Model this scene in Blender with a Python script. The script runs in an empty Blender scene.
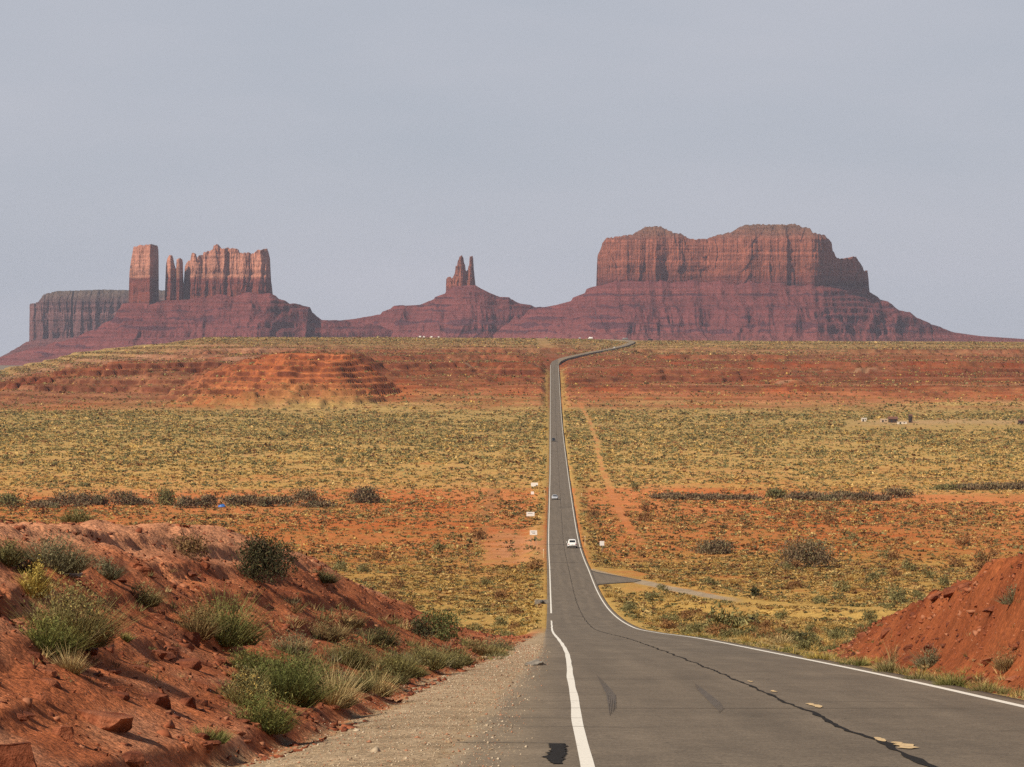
import bpy, bmesh, math, random
import numpy as np
from mathutils import Vector, Matrix

R = math.radians
C = bpy.context.scene
random.seed(7)
RNG = np.random.default_rng(11)

# ------------------------------------------------------------------ camera
F_PX, CX, HY = 3400.0, 512.0, 345.0
cam_d = bpy.data.cameras.new('camera')
cam = bpy.data.objects.new('camera', cam_d)
C.collection.objects.link(cam)
cam.location = (0, 0, 0)
cam.rotation_euler = (R(90), 0, 0)
cam_d.sensor_width = 36.0
cam_d.lens = F_PX / 1024 * 36.0
cam_d.shift_y = -(383.5 - HY) / 1024
cam_d.clip_start = 0.5
cam_d.clip_end = 60000
C.camera = cam

# ------------------------------------------------------------------ light
SUN_EL, SUN_AZ = 41.0, -128.0          # azimuth clockwise from +Y (view direction): from the left, behind
wd = bpy.data.worlds.new('World')
C.world = wd
wd.use_nodes = True
nt = wd.node_tree
nt.nodes.clear()
sky = nt.nodes.new('ShaderNodeTexSky')
sky.sky_type = 'NISHITA'
sky.sun_disc = False
sky.sun_elevation = R(SUN_EL)
sky.sun_rotation = R(SUN_AZ)
sky.altitude = 1600
sky.air_density = 1.0
sky.dust_density = 3.0
sky.ozone_density = 1.0
SKY_STR = 0.05
bg = nt.nodes.new('ShaderNodeBackground'); bg.inputs[1].default_value = SKY_STR
# a thin grey veil of high cloud over the blue sky
veil = nt.nodes.new('ShaderNodeMix'); veil.data_type = 'RGBA'
tc = nt.nodes.new('ShaderNodeTexCoord')
mp = nt.nodes.new('ShaderNodeMapping'); mp.inputs['Scale'].default_value = (5, 5, 22)
nz = nt.nodes.new('ShaderNodeTexNoise'); nz.inputs['Scale'].default_value = 1.0; nz.inputs['Detail'].default_value = 5
rp = nt.nodes.new('ShaderNodeMapRange')
rp.inputs[1].default_value = 0.3; rp.inputs[2].default_value = 0.75
rp.inputs[3].default_value = 0.90; rp.inputs[4].default_value = 0.97
nt.links.new(tc.outputs['Generated'], mp.inputs[0]); nt.links.new(mp.outputs[0], nz.inputs['Vector'])
nt.links.new(nz.outputs['Fac'], rp.inputs[0]); # the veil is thickest towards the horizon and thins overhead
sxyz = nt.nodes.new('ShaderNodeSeparateXYZ'); nt.links.new(tc.outputs['Generated'], sxyz.inputs[0])
thin = nt.nodes.new('ShaderNodeMapRange'); thin.inputs[1].default_value = 0.11; thin.inputs[2].default_value = 0.45; thin.inputs[3].default_value = 1.0; thin.inputs[4].default_value = 0.12
nt.links.new(sxyz.outputs[2], thin.inputs[0])
vm = nt.nodes.new('ShaderNodeMath'); vm.operation = 'MULTIPLY'
nt.links.new(rp.outputs[0], vm.inputs[0]); nt.links.new(thin.outputs[0], vm.inputs[1]); nt.links.new(vm.outputs[0], veil.inputs['Factor'])
vc_ = nt.nodes.new('ShaderNodeMix'); vc_.data_type = 'RGBA'
vr = nt.nodes.new('ShaderNodeMapRange'); vr.inputs[1].default_value = 0.3; vr.inputs[2].default_value = 0.7
nt.links.new(nz.outputs['Fac'], vr.inputs[0]); nt.links.new(vr.outputs[0], vc_.inputs['Factor'])
vc_.inputs['A'].default_value = (8.0, 8.65, 9.9, 1); vc_.inputs['B'].default_value = (9.0, 9.3, 10.4, 1)
nt.links.new(vc_.outputs['Result'], veil.inputs['B'])
nt.links.new(sky.outputs[0], veil.inputs['A'])
out = nt.nodes.new('ShaderNodeOutputWorld')
nt.links.new(veil.outputs['Result'], bg.inputs[0]); nt.links.new(bg.outputs[0], out.inputs[0])

sl = bpy.data.lights.new('sun', 'SUN'); so = bpy.data.objects.new('sun', sl)
C.collection.objects.link(so)
sl.energy = 5.0; sl.angle = R(1.0); sl.color = (1.0, 0.885, 0.72)
sd = Vector((math.sin(R(SUN_AZ)) * math.cos(R(SUN_EL)), math.cos(R(SUN_AZ)) * math.cos(R(SUN_EL)), math.sin(R(SUN_EL))))
so.rotation_euler = sd.to_track_quat('Z', 'Y').to_euler()
so.location = (0, -20, 60)

C.view_settings.view_transform = 'Standard'
C.view_settings.look = 'None'
C.view_settings.exposure = 0.2
C.view_settings.gamma = 1.0
C.view_settings.use_curve_mapping = False
C.render.engine = 'CYCLES'
C.cycles.use_denoising = False
C.cycles.max_bounces = 5
C.cycles.diffuse_bounces = 2
C.cycles.volume_bounces = 0
C.cycles.use_adaptive_sampling = False

# ------------------------------------------------------------------ helpers
def tag(o, label=None, cat=None, group=None, kind=None):
    if label: o['label'] = label
    if cat: o['category'] = cat
    if group: o['group'] = group
    if kind: o['kind'] = kind
    return o

def empty(name, loc, rz=0.0):
    o = bpy.data.objects.new(name, None)
    o.location = loc; o.rotation_euler = (0, 0, rz)
    C.collection.objects.link(o)
    return o

def link(name, me, mat=None, parent=None, smooth=False):
    o = bpy.data.objects.new(name, me)
    C.collection.objects.link(o)
    if mat is not None: me.materials.append(mat)
    if parent is not None: o.parent = parent
    if smooth: me.polygons.foreach_set('use_smooth', np.ones(len(me.polygons), dtype=bool))
    return o

def np_mesh(name, v, f, col=None, smooth=False):
    """mesh from vertex array (n,3) and face array (m,k) or list of such arrays"""
    fs = f if isinstance(f, list) else [f]
    me = bpy.data.meshes.new(name)
    v = np.ascontiguousarray(v, dtype=np.float32)
    me.vertices.add(len(v)); me.vertices.foreach_set('co', v.ravel())
    idx = np.concatenate([a.ravel() for a in fs]).astype(np.int32)
    tot = np.concatenate([np.full(len(a), a.shape[1]) for a in fs]).astype(np.int32)
    st = np.concatenate([[0], np.cumsum(tot)[:-1]]).astype(np.int32)
    me.loops.add(len(idx)); me.loops.foreach_set('vertex_index', idx)
    me.polygons.add(len(tot)); me.polygons.foreach_set('loop_start', st); me.polygons.foreach_set('loop_total', tot)
    if smooth: me.polygons.foreach_set('use_smooth', np.ones(len(tot), dtype=bool))
    if col is not None:
        a = me.color_attributes.new('Col', 'FLOAT_COLOR', 'POINT')
        c4 = np.ones((len(v), 4), dtype=np.float32); c4[:, :3] = col
        a.data.foreach_set('color', c4.ravel())
    me.update(calc_edges=True)
    return me

def grid_faces(nr, nc):
    i = np.arange(nr - 1)[:, None] * nc + np.arange(nc - 1)[None, :]
    return np.stack([i, i + 1, i + nc + 1, i + nc], -1).reshape(-1, 4)

def sm(x, a, b):
    t = np.clip((x - a) / (b - a), 0, 1)
    return t * t * (3 - 2 * t)

_perm = {}
def _tab(seed):
    if seed not in _perm:
        r = np.random.default_rng(seed)
        p = r.permutation(512); a = r.uniform(0, 2 * np.pi, 512)
        _perm[seed] = (np.concatenate([p, p]), np.cos(a), np.sin(a))
    return _perm[seed]

def perlin(x, y, seed=0):
    p, gx, gy = _tab(seed)
    x = np.asarray(x, float); y = np.asarray(y, float)
    xi = np.floor(x).astype(np.int64); yi = np.floor(y).astype(np.int64)
    xf = x - xi; yf = y - yi
    u = xf * xf * xf * (xf * (xf * 6 - 15) + 10); w = yf * yf * yf * (yf * (yf * 6 - 15) + 10)
    def g(ix, iy, dx, dy):
        h = p[(p[ix & 511] + iy) & 511]
        return gx[h] * dx + gy[h] * dy
    a = g(xi, yi, xf, yf); b = g(xi + 1, yi, xf - 1, yf)
    c = g(xi, yi + 1, xf, yf - 1); d = g(xi + 1, yi + 1, xf - 1, yf - 1)
    return 1.4 * ((a + (b - a) * u) * (1 - w) + (c + (d - c) * u) * w)

def fbm(x, y, oct=4, seed=0, gain=0.5, ridged=False):
    s = 0; a = 1.0; t = 0; fx = 1.0
    for k in range(oct):
        n = perlin(x * fx + 13.7 * k, y * fx - 7.1 * k, seed + k)
        if ridged: n = 1 - 2 * np.abs(n)
        s = s + a * n; t += a; a *= gain; fx *= 2.03
    return s / t

def pchip(xs, ys):
    xs = np.array(xs, float); ys = np.array(ys, float)
    h = np.diff(xs); d = np.diff(ys) / h
    m = np.zeros_like(xs)
    for i in range(1, len(xs) - 1):
        if d[i - 1] * d[i] > 0:
            w1 = 2 * h[i] + h[i - 1]; w2 = h[i] + 2 * h[i - 1]
            m[i] = (w1 + w2) / (w1 / d[i - 1] + w2 / d[i])
    m[0] = d[0]; m[-1] = d[-1]
    def f(x):
        x = np.clip(np.asarray(x, float), xs[0], xs[-1])
        i = np.clip(np.searchsorted(xs, x) - 1, 0, len(xs) - 2)
        t = (x - xs[i]) / h[i]
        return ((2*t**3 - 3*t**2 + 1) * ys[i] + (t**3 - 2*t**2 + t) * h[i] * m[i]
                + (-2*t**3 + 3*t**2) * ys[i+1] + (t**3 - t**2) * h[i] * m[i+1])
    return f

def lin(pts):
    xs = [p[0] for p in pts]; ys = [p[1] for p in pts]
    return lambda x: np.interp(x, xs, ys)

# ------------------------------------------------------------------ materials
def nodes_of(name):
    m = bpy.data.materials.new(name); m.use_nodes = True
    t = m.node_tree; b = t.nodes['Principled BSDF']
    return m, t, b

def N(t, typ, **kw):
    n = t.nodes.new(typ)
    for k, v in kw.items(): setattr(n, k, v)
    return n

def noise(t, scale, detail=4, rough=0.55, vec=None):
    n = N(t, 'ShaderNodeTexNoise'); n.inputs['Scale'].default_value = scale
    n.inputs['Detail'].default_value = detail; n.inputs['Roughness'].default_value = rough
    if vec is not None: t.links.new(vec, n.inputs['Vector'])
    return n

def maprange(t, src, a, b, c, d):
    n = N(t, 'ShaderNodeMapRange')
    n.inputs[1].default_value = a; n.inputs[2].default_value = b; n.inputs[3].default_value = c; n.inputs[4].default_value = d
    t.links.new(src, n.inputs[0]); return n.outputs[0]

def math_(t, op, a, b):
    n = N(t, 'ShaderNodeMath', operation=op)
    for i, s in enumerate((a, b)):
        if isinstance(s, (int, float)): n.inputs[i].default_value = s
        else: t.links.new(s, n.inputs[i])
    return n.outputs[0]

def mixc(t, fac, a, b, blend='MIX'):
    n = N(t, 'ShaderNodeMix', data_type='RGBA', blend_type=blend)
    for nm, s in (('Factor', fac), ('A', a), ('B', b)):
        if isinstance(s, (int, float)): n.inputs[nm].default_value = s
        elif isinstance(s, tuple): n.inputs[nm].default_value = (*s, 1)
        else: t.links.new(s, n.inputs[nm])
    return n.outputs['Result']

def scale_col(t, col, fac):
    n = N(t, 'ShaderNodeVectorMath', operation='SCALE')
    t.links.new(col, n.inputs[0]); t.links.new(fac, n.inputs['Scale']); return n.outputs[0]

def mixv(t, fac, v):
    # 1 where fac is 0, v where fac is 1
    return math_(t, 'SUBTRACT', 1.0, math_(t, 'MULTIPLY', fac, math_(t, 'SUBTRACT', 1.0, v)))

def bump(t, b, h, strength, dist):
    n = N(t, 'ShaderNodeBump'); n.inputs['Strength'].default_value = strength; n.inputs['Distance'].default_value = dist
    t.links.new(h, n.inputs['Height']); t.links.new(n.outputs[0], b.inputs['Normal'])

def simple_mat(name, col, rough=0.7, metal=0.0, var=0.0, scale=6.0):
    m, t, b = nodes_of(name)
    b.inputs['Roughness'].default_value = rough; b.inputs['Metallic'].default_value = metal
    if var:
        p = N(t, 'ShaderNodeTexCoord').outputs['Object']
        n = noise(t, scale, 5, 0.6, p)
        rgb = N(t, 'ShaderNodeRGB'); rgb.outputs[0].default_value = (*col, 1)
        t.links.new(scale_col(t, rgb.outputs[0], maprange(t, n.outputs['Fac'], 0.25, 0.75, 1 - var, 1 + var)), b.inputs['Base Color'])
    else:
        b.inputs['Base Color'].default_value = (*col, 1)
    return m

def foliage_mat(name):
    m, t, b = nodes_of(name)
    a = N(t, 'ShaderNodeVertexColor', layer_name='Col')
    t.links.new(a.outputs[0], b.inputs['Base Color'])
    b.inputs['Roughness'].default_value = 0.8
    b.inputs['Specular IOR Level'].default_value = 0.15
    return m

def terrain_mat():
    m, t, b = nodes_of('desert_ground')
    P = N(t, 'ShaderNodeNewGeometry').outputs['Position']
    a = N(t, 'ShaderNodeVertexColor', layer_name='Col')
    n0 = noise(t, 0.06, 6, 0.6, P); n1 = noise(t, 0.7, 8, 0.65, P); n2 = noise(t, 9.0, 6, 0.7, P)
    f = math_(t, 'MULTIPLY', maprange(t, n1.outputs['Fac'], 0.3, 0.7, 0.72, 1.25), maprange(t, n2.outputs['Fac'], 0.3, 0.7, 0.70, 1.28))
    f = math_(t, 'MULTIPLY', f, maprange(t, n0.outputs['Fac'], 0.3, 0.7, 0.85, 1.13))
    # pebbles: small cells a little paler or darker than the soil
    v = N(t, 'ShaderNodeTexVoronoi'); v.inputs['Scale'].default_value = 14.0; t.links.new(P, v.inputs['Vector'])
    sp = N(t, 'ShaderNodeSeparateColor'); t.links.new(v.outputs['Color'], sp.inputs[0])
    f = math_(t, 'MULTIPLY', f, maprange(t, sp.outputs[0], 0, 1, 0.74, 1.24))
    t.links.new(scale_col(t, a.outputs[0], f), b.inputs['Base Color'])
    b.inputs['Roughness'].default_value = 0.95; b.inputs['Specular IOR Level'].default_value = 0.1
    h = math_(t, 'ADD', math_(t, 'MULTIPLY', n1.outputs['Fac'], 1.0), math_(t, 'MULTIPLY', n2.outputs['Fac'], 0.22))
    h = math_(t, 'SUBTRACT', h, math_(t, 'MULTIPLY', v.outputs['Distance'], 0.12))
    bump(t, b, h, 0.9, 0.22)
    return m

def butte_mat(name, bands, var=0.22, streak=True, tint=None, dark=None):
    """horizontal rock bands by height z plus vertical water streaks and ledge lines"""
    m, t, b = nodes_of(name)
    P = N(t, 'ShaderNodeNewGeometry').outputs['Position']
    sp = N(t, 'ShaderNodeSeparateXYZ'); t.links.new(P, sp.inputs[0])
    nw = noise(t, 0.012, 4, 0.5, P)
    z = math_(t, 'ADD', sp.outputs[2], maprange(t, nw.outputs['Fac'], 0.3, 0.7, -7, 7))
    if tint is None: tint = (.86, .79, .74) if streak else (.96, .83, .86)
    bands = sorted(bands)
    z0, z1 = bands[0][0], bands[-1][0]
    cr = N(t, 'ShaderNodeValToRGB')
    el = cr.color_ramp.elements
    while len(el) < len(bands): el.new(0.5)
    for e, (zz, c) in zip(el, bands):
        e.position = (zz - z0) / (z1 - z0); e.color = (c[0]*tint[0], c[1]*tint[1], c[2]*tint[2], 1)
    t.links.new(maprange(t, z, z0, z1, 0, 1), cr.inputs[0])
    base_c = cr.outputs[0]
    if dark:
        # broken dark cliff bands: each runs only in stretches
        tot = None
        for i, (zc_, hw_) in enumerate(dark):
            mpd = N(t, 'ShaderNodeMapping'); mpd.inputs['Scale'].default_value = (0.006, 0.0015, 0.0); mpd.inputs['Location'].default_value = (i * 7.3, i * 3.1, 0); t.links.new(P, mpd.inputs[0])
            nd = noise(t, 1.0, 6, 0.72, mpd.outputs[0])
            dist = math_(t, 'ABSOLUTE', math_(t, 'SUBTRACT', z, zc_), 0.0)
            w_ = math_(t, 'MULTIPLY', maprange(t, nd.outputs['Fac'], 0.46, 0.58, 0, 1.25), hw_)
            k_ = maprange(t, math_(t, 'SUBTRACT', w_, dist), 0.0, 2.2, 0, 1)
            tot = k_ if tot is None else math_(t, 'MAXIMUM', tot, k_)
        base_c = mixc(t, math_(t, 'MULTIPLY', tot, 0.85), base_c, (.072, .026, .034))
    # thin ledge lines: noise squeezed in x,y
    mp1 = N(t, 'ShaderNodeMapping'); mp1.inputs['Scale'].default_value = (0.0025, 0.0025, 0.11); t.links.new(P, mp1.inputs[0])
    l1 = noise(t, 1.0, 5, 0.6, mp1.outputs[0])
    f = maprange(t, l1.outputs['Fac'], 0.35, 0.65, 1 - var, 1 + var)
    mp2 = N(t, 'ShaderNodeMapping'); mp2.inputs['Scale'].default_value = (0.07, 0.07, 0.006); t.links.new(P, mp2.inputs[0])
    l2 = noise(t, 1.0, 5, 0.65, mp2.outputs[0])
    if streak: f = math_(t, 'MULTIPLY', f, maprange(t, l2.outputs['Fac'], 0.33, 0.67, 0.74, 1.2))
    l3 = noise(t, 0.09, 6, 0.7, P)
    f = math_(t, 'MULTIPLY', f, maprange(t, l3.outputs['Fac'], 0.3, 0.7, 0.8, 1.2))
    # thin upright joints
    mp4 = N(t, 'ShaderNodeMapping'); mp4.inputs['Scale'].default_value = (0.055, 0.03, 0.0035) if streak else (0.03, 0.012, 0.006); t.links.new(P, mp4.inputs[0])
    l4 = noise(t, 1.0, 5, 0.6, mp4.outputs[0])
    crk = maprange(t, math_(t, 'ABSOLUTE', math_(t, 'SUBTRACT', l4.outputs['Fac'], 0.5), 0.0), 0.0, 0.022 if streak else 0.03, 0.42 if streak else 0.66, 1.0)
    f = math_(t, 'MULTIPLY', f, crk)
    t.links.new(scale_col(t, base_c, f), b.inputs['Base Color'])
    b.inputs['Roughness'].default_value = 1.0; b.inputs['Specular IOR Level'].default_value = 0.05
    bump(t, b, math_(t, 'ADD', l3.outputs['Fac'], math_(t, 'MULTIPLY', l2.outputs['Fac'], 1.2 if streak else 0.2)), 0.8, 9.0)
    return m

def asphalt_mat(name, base, dusty=None):
    m, t, b = nodes_of(name)
    P = N(t, 'ShaderNodeNewGeometry').outputs['Position']
    a = N(t, 'ShaderNodeVertexColor', layer_name='Col')
    n1 = noise(t, 0.35, 6, 0.6, P); n2 = noise(t, 26.0, 4, 0.75, P)
    mp = N(t, 'ShaderNodeMapping'); mp.inputs['Scale'].default_value = (1.4, 0.03, 1); t.links.new(P, mp.inputs[0])
    n3 = noise(t, 1.0, 4, 0.55, mp.outputs[0])
    f = math_(t, 'MULTIPLY', maprange(t, n1.outputs['Fac'], 0.3, 0.7, 0.86, 1.12), maprange(t, n2.outputs['Fac'], 0.3, 0.7, 0.45, 1.6))
    n5 = noise(t, 4.0, 8, 0.85, P)
    f = math_(t, 'MULTIPLY', f, maprange(t, n3.outputs['Fac'], 0.3, 0.7, 0.86, 1.14))
    f = math_(t, 'MULTIPLY', f, maprange(t, n5.outputs['Fac'], 0.3, 0.7, 0.72, 1.30))
    nw = noise(t, 1.2, 3, 0.5, P)
    wv = N(t, 'ShaderNodeVectorMath', operation='ADD'); t.links.new(P, wv.inputs[0]); t.links.new(nw.outputs['Color'], wv.inputs[1])
    vo = N(t, 'ShaderNodeTexVoronoi', feature='DISTANCE_TO_EDGE'); vo.inputs['Scale'].default_value = 0.42; t.links.new(wv.outputs[0], vo.inputs['Vector'])
    ck = maprange(t, vo.outputs['Distance'], 0.0, 0.009, 0.62, 1.0)
    f = math_(t, 'MULTIPLY', f, mixv(t, maprange(t, n1.outputs['Fac'], 0.42, 0.6, 0, 1), ck))
    t.links.new(scale_col(t, a.outputs[0], f), b.inputs['Base Color'])
    b.inputs['Roughness'].default_value = 0.85; b.inputs['Specular IOR Level'].default_value = 0.3
    bump(t, b, n2.outputs['Fac'], 0.5, 0.01)
    return m

def paint_mat(name, col, worn):
    """road paint worn through to the asphalt in spots"""
    m, t, b = nodes_of(name)
    P = N(t, 'ShaderNodeNewGeometry').outputs['Position']
    n = noise(t, 7.0, 6, 0.7, P); n2 = noise(t, 40.0, 2, 0.5, P)
    f = maprange(t, math_(t, 'ADD', n.outputs['Fac'], math_(t, 'MULTIPLY', n2.outputs['Fac'], 0.35)), worn, worn + 0.1, 1, 0)
    c = mixc(t, f, (0.132, 0.102, 0.073), col)
    t.links.new(scale_col(t, c, maprange(t, n2.outputs['Fac'], 0.3, 0.7, 0.85, 1.1)), b.inputs['Base Color'])
    b.inputs['Roughness'].default_value = 0.7
    return m

def rock_mat(name, c1, c2, scale=3.0):
    m, t, b = nodes_of(name)
    P = N(t, 'ShaderNodeNewGeometry').outputs['Position']
    n1 = noise(t, scale, 7, 0.65, P); n2 = noise(t, scale * 9, 4, 0.7, P)
    c = mixc(t, maprange(t, n1.outputs['Fac'], 0.35, 0.65, 0, 1), c1, c2)
    t.links.new(scale_col(t, c, maprange(t, n2.outputs['Fac'], 0.3, 0.7, 0.7, 1.25)), b.inputs['Base Color'])
    b.inputs['Roughness'].default_value = 0.92; b.inputs['Specular IOR Level'].default_value = 0.15
    bump(t, b, math_(t, 'ADD', n1.outputs['Fac'], math_(t, 'MULTIPLY', n2.outputs['Fac'], 0.3)), 0.8, 0.12)
    return m

M_TERR = terrain_mat()
M_FOL = foliage_mat('dry_foliage')
M_ASPH = asphalt_mat('weathered_asphalt', None)
M_WHITE = paint_mat('white_road_paint', (0.78, 0.74, 0.66), 0.80)
M_YELLOW = paint_mat('yellow_road_paint', (0.66, 0.47, 0.24), 0.72)
M_TAR = simple_mat('black_tar', (0.022, 0.020, 0.019), 0.95, 0, 0.3, 20)
M_TAR.node_tree.nodes['Principled BSDF'].inputs['Specular IOR Level'].default_value = 0.1
M_SKID = paint_mat('rubber_mark', (.092, .073, .054), 0.66)
M_SEAM = simple_mat('road_seam', (0.052, 0.042, 0.034), 0.95, 0, 0.4, 9)
M_ROCK = rock_mat('red_sandstone', (0.17, 0.045, 0.02), (0.36, 0.13, 0.065))
M_ROCKD = rock_mat('dark_varnished_sandstone', (0.10, 0.028, 0.015), (0.27, 0.09, 0.045))
M_GREY = rock_mat('grey_asphalt_lump', (0.16, 0.14, 0.12), (0.30, 0.27, 0.23))
M_WOODB = simple_mat('weathered_board', (0.55, 0.52, 0.48), 0.8, 0, 0.12, 3)
M_POST = simple_mat('steel_post', (0.30, 0.28, 0.25), 0.6, 0.5)
M_TWIG = simple_mat('dry_twig', (0.16, 0.10, 0.055), 0.9)

# ------------------------------------------------------------------ ground shape
# road surface height and left edge line as functions of the distance ahead, y
ROAD = [(-60, 2.8), (0, -1.73), (35.4, -4.39), (55.5, -5.9), (73.4, -7.25), (123, -11.1), (180, -15.5), (240, -20.3), (306, -25.4), (394, -31.3),
        (464, -35.3), (540, -38.8), (645, -42.5), (709, -44.8), (811, -47.6), (937, -49.5), (1149, -51.4), (1443, -53), (1895, -51.6),
        (2298, -46.4), (2760, -33.5), (3220, -18.9), (4000, -8.0), (4600, 2.5), (5000, 7.5), (5400, 8.0)]
S = pchip([p[0] for p in ROAD], [p[1] for p in ROAD])
XL = pchip([-60, 0, 35.4, 48.9, 73, 120, 150, 180, 245, 330, 464, 645, 811, 1149, 1443, 1895, 2298, 3220, 5000],
           [-.6, .3, .77, .95, 1.27, 1.93, 2.2, 2.4, 2.95, 3.85, 5.3, 7.15, 8.75, 12.7, 16.2, 21.3, 25.9, 36.4, 56])
LANE = 7.3
def px2x(px, d): return (px - CX) / F_PX * d
def py2z(py, d): return -(py - HY) / F_PX * d

UP = [(px2x(p, d), d, py2z(y, d)) for p, y, d in
      [(554.4, 365, 3220), (556.5, 361.8, 3320), (563, 359, 3420), (575, 356, 3550), (592, 352.5, 3780), (610, 349.3, 4100), (624, 346, 4450),
       (631, 343.3, 4700), (632.5, 341.8, 4850), (627, 340.6, 4990), (606, 339.7, 5080), (570, 339.4, 5160), (500, 339.2, 5240), (420, 339, 5300)]]
UPA = np.array(UP)
def resample(P, n):
    seg = np.r_[0, np.cumsum(np.linalg.norm(np.diff(P[:, :2], axis=0), axis=1))]
    s = np.linspace(0, seg[-1], n)
    Q = np.stack([np.interp(s, seg, P[:, k]) for k in range(3)], 1)
    for _ in range(max(2, n // 40)):
        Q[1:-1] = 0.25 * Q[:-2] + 0.5 * Q[1:-1] + 0.25 * Q[2:]
    return Q
UPR = resample(UPA, 260)

PLAT_L = pchip([-60, 20, 40, 60, 75, 90, 105, 125, 150, 180, 215, 260, 320, 420, 600], [1.8, -1.1, -1.9, -2.95, -3.75, -4.6, -5.65, -8.1, -10.9, -15, -19.0, -23.2, -27.5, -33.8, -42.2])
CR_L = pchip([-60, 20, 60, 75, 90, 105, 125, 150, 180, 215, 260, 330], [-9, -9, -9.05, -9.1, -8.8, -8.4, -7.8, -7.1, -5.4, -2.65, 0, 1.5])
TOE_L = pchip([-60, 20, 35.4, 44, 66, 109, 160, 245, 330], [-6.5, -4.7, -3.75, -2.75, -2.15, -1.0, 0.2, 2.0, 3.2])
PLAT_R = pchip([-60, 20, 40, 60, 75, 95, 107, 118, 132, 160, 220, 400], [2.4, -1.2, -2.4, -3.65, -4.75, -7.1, -8.6, -10.15, -12.35, -15.0, -19.8, -33])
TOE_R = pchip([-60, 20, 61, 103, 130, 200, 400], [8.0, 8.6, 8.85, 9.9, 10.8, 13, 18])
CR_R = pchip([-60, 20, 60, 75, 95, 110, 140, 400], [11, 11, 11.1, 11.4, 12.0, 11.9, 13.5, 21])
CREST_Y = lin([(-900, 372), (-100, 377), (0, 371), (50, 361), (75, 353.5), (130, 347), (165, 344), (205, 337.5), (400, 337.6), (560, 338.8), (650, 341), (1024, 342.6), (1900, 343)])

def terrace(z, h, k):
    q = z / h; fl = np.floor(q); f = q - fl
    g = np.where(f < 1 - k, 0.22 * f / (1 - k), 0.22 + 0.78 * (f - (1 - k)) / k)
    return (fl + g) * h

def side_road_dist(x, y):
    P = np.array([(px2x(p, d), d) for p, d in [(582, 650), (610, 610), (636, 585), (668, 552), (712, 508), (760, 470), (900, 430)]])
    best = np.full(np.shape(x), 1e9)
    for a, b in zip(P[:-1], P[1:]):
        ab = b - a; L = ab @ ab
        t = np.clip(((x - a[0]) * ab[0] + (y - a[1]) * ab[1]) / L, 0, 1)
        best = np.minimum(best, np.hypot(x - a[0] - t * ab[0], y - a[1] - t * ab[1]))
    return best

# long rock ledges across the far scarp: from/to (in view direction), distance, height, wander
LEDGES = [(-300, 320, 2930, 11, 60), (-300, 250, 3500, 7, 160), (60, 420, 3800, 8, 180), (-300, 190, 2720, 5, 90), (370, 570, 2980, 8, 120), (420, 600, 3900, 9, 150), (-300, 200, 3250, 6, 90), (400, 560, 3350, 7, 120),
          (590, 790, 2950, 8, 110), (720, 1300, 3120, 8, 160), (820, 1300, 3850, 13, 130), (640, 1000, 3500, 7, 200), (760, 1300, 2600, 6, 90), (600, 760, 4100, 7, 120)]

def far_hill(x, y, px):
    # far scarp: scaled towards the crest line of the plateau
    zc = -(CREST_Y(px) - HY) / F_PX * 4900
    warp = 240 * fbm(x / 260, y / 520, 5, 21) + 120 * fbm(x / 70, y / 150, 3, 31)
    wy = np.clip(y + warp * sm(y, 2250, 2700) * (1 - 0.75 * sm(y, 3900, 4700)), 2200, 5400)
    fr = (S(wy) - S(2298)) / (S(5000) - S(2298))
    fr = np.where(fr > 0, np.power(np.clip(fr, 0, 1.02), 0.92), fr)
    hill = S(2298) + fr * (zc - S(2298))
    ns_ = fbm(x / 85, y / 85, 4, 54); ng_ = fbm(x / 26, y / 110, 4, 55, ridged=True)
    sfr = sm(px + 30 * ns_, 105, 300) * (1 - sm(px + 40 * ns_, 335, 425))
    spz = -46 + 39 * sfr * np.clip((y + 55 * ns_ + 30 * ng_ - 2390) / 230, 0, 1) ** .85 * (1 - sm(y, 2950, 3300))
    spq = spz + 1.2 * ns_
    spt = terrace(spq, 4.3, 0.18) - (spq - spz)
    spur = np.maximum(0, .15 * spz + .85 * spt - hill) * (sfr > .02)
    spur2 = sm(px, -50, 30) * (1 - sm(px, 150, 230)) * sm(wy, 2500, 3000) * (1 - sm(y, 3100, 3600)) * 7
    hill = hill + spur + spur2
    gul = fbm(x / 55, y / 190, 4, 41, ridged=True)
    hill = hill + (gul * 1.6 + 0.9 * fbm(x / 24, y / 60, 3, 45, ridged=True)) * sm(hill, -46, -34) * (1 - 0.6 * sm(hill, 0, 8))
    for k, (pa, pb, d0, hh, wob) in enumerate(LEDGES):
        dl = d0 + wob * fbm(x / 75, 0 * x + k * 3.1, 5, 56 + k) + 26 * fbm(x / 17, 0 * x + k, 3, 58 + k, ridged=True)
        m = sm(px, pa, pa + 40) * (1 - sm(px, pb - 40, pb)) * (1 if k == 0 else sm(fbm(x / 130, 0 * x + k * 7.7, 3, 66 + k), -0.6, -0.1))
        hv = hh * np.clip(.75 + .7 * fbm(x / 48, 0 * x + k * 5.3, 3, 76 + k), .15, 1.3)
        hill = hill + m * hv * (.55 * sm(y, dl - 5, dl + 5) + .45 * sm(y, dl + 26 + 14 * perlin(x / 21, 0 * x + k, 77), dl + 40 + 14 * perlin(x / 21, 0 * x + k, 77)) - np.clip((y - dl + 190) / 420, 0, 1))
    hq = hill + 2.2 * fbm(x / 120, y / 120, 4, 51)
    ht = terrace(hq, 5.6, 0.15) - (hq - hill)
    amt = sm(hill, -42, -35) * (1 - sm(hill, 0, 7)) * (.35 + .6 * sm(fbm(x / 170, y / 260, 3, 52), -.35, .25)) * (1 - .35 * sm(px, 560, 640)) * (1 - np.clip(spur / 3, 0, 1))
    hill = hill * (1 - amt) + ht * amt
    wf = sm(y, 2200, 2420)
    return wf, hill

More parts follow.
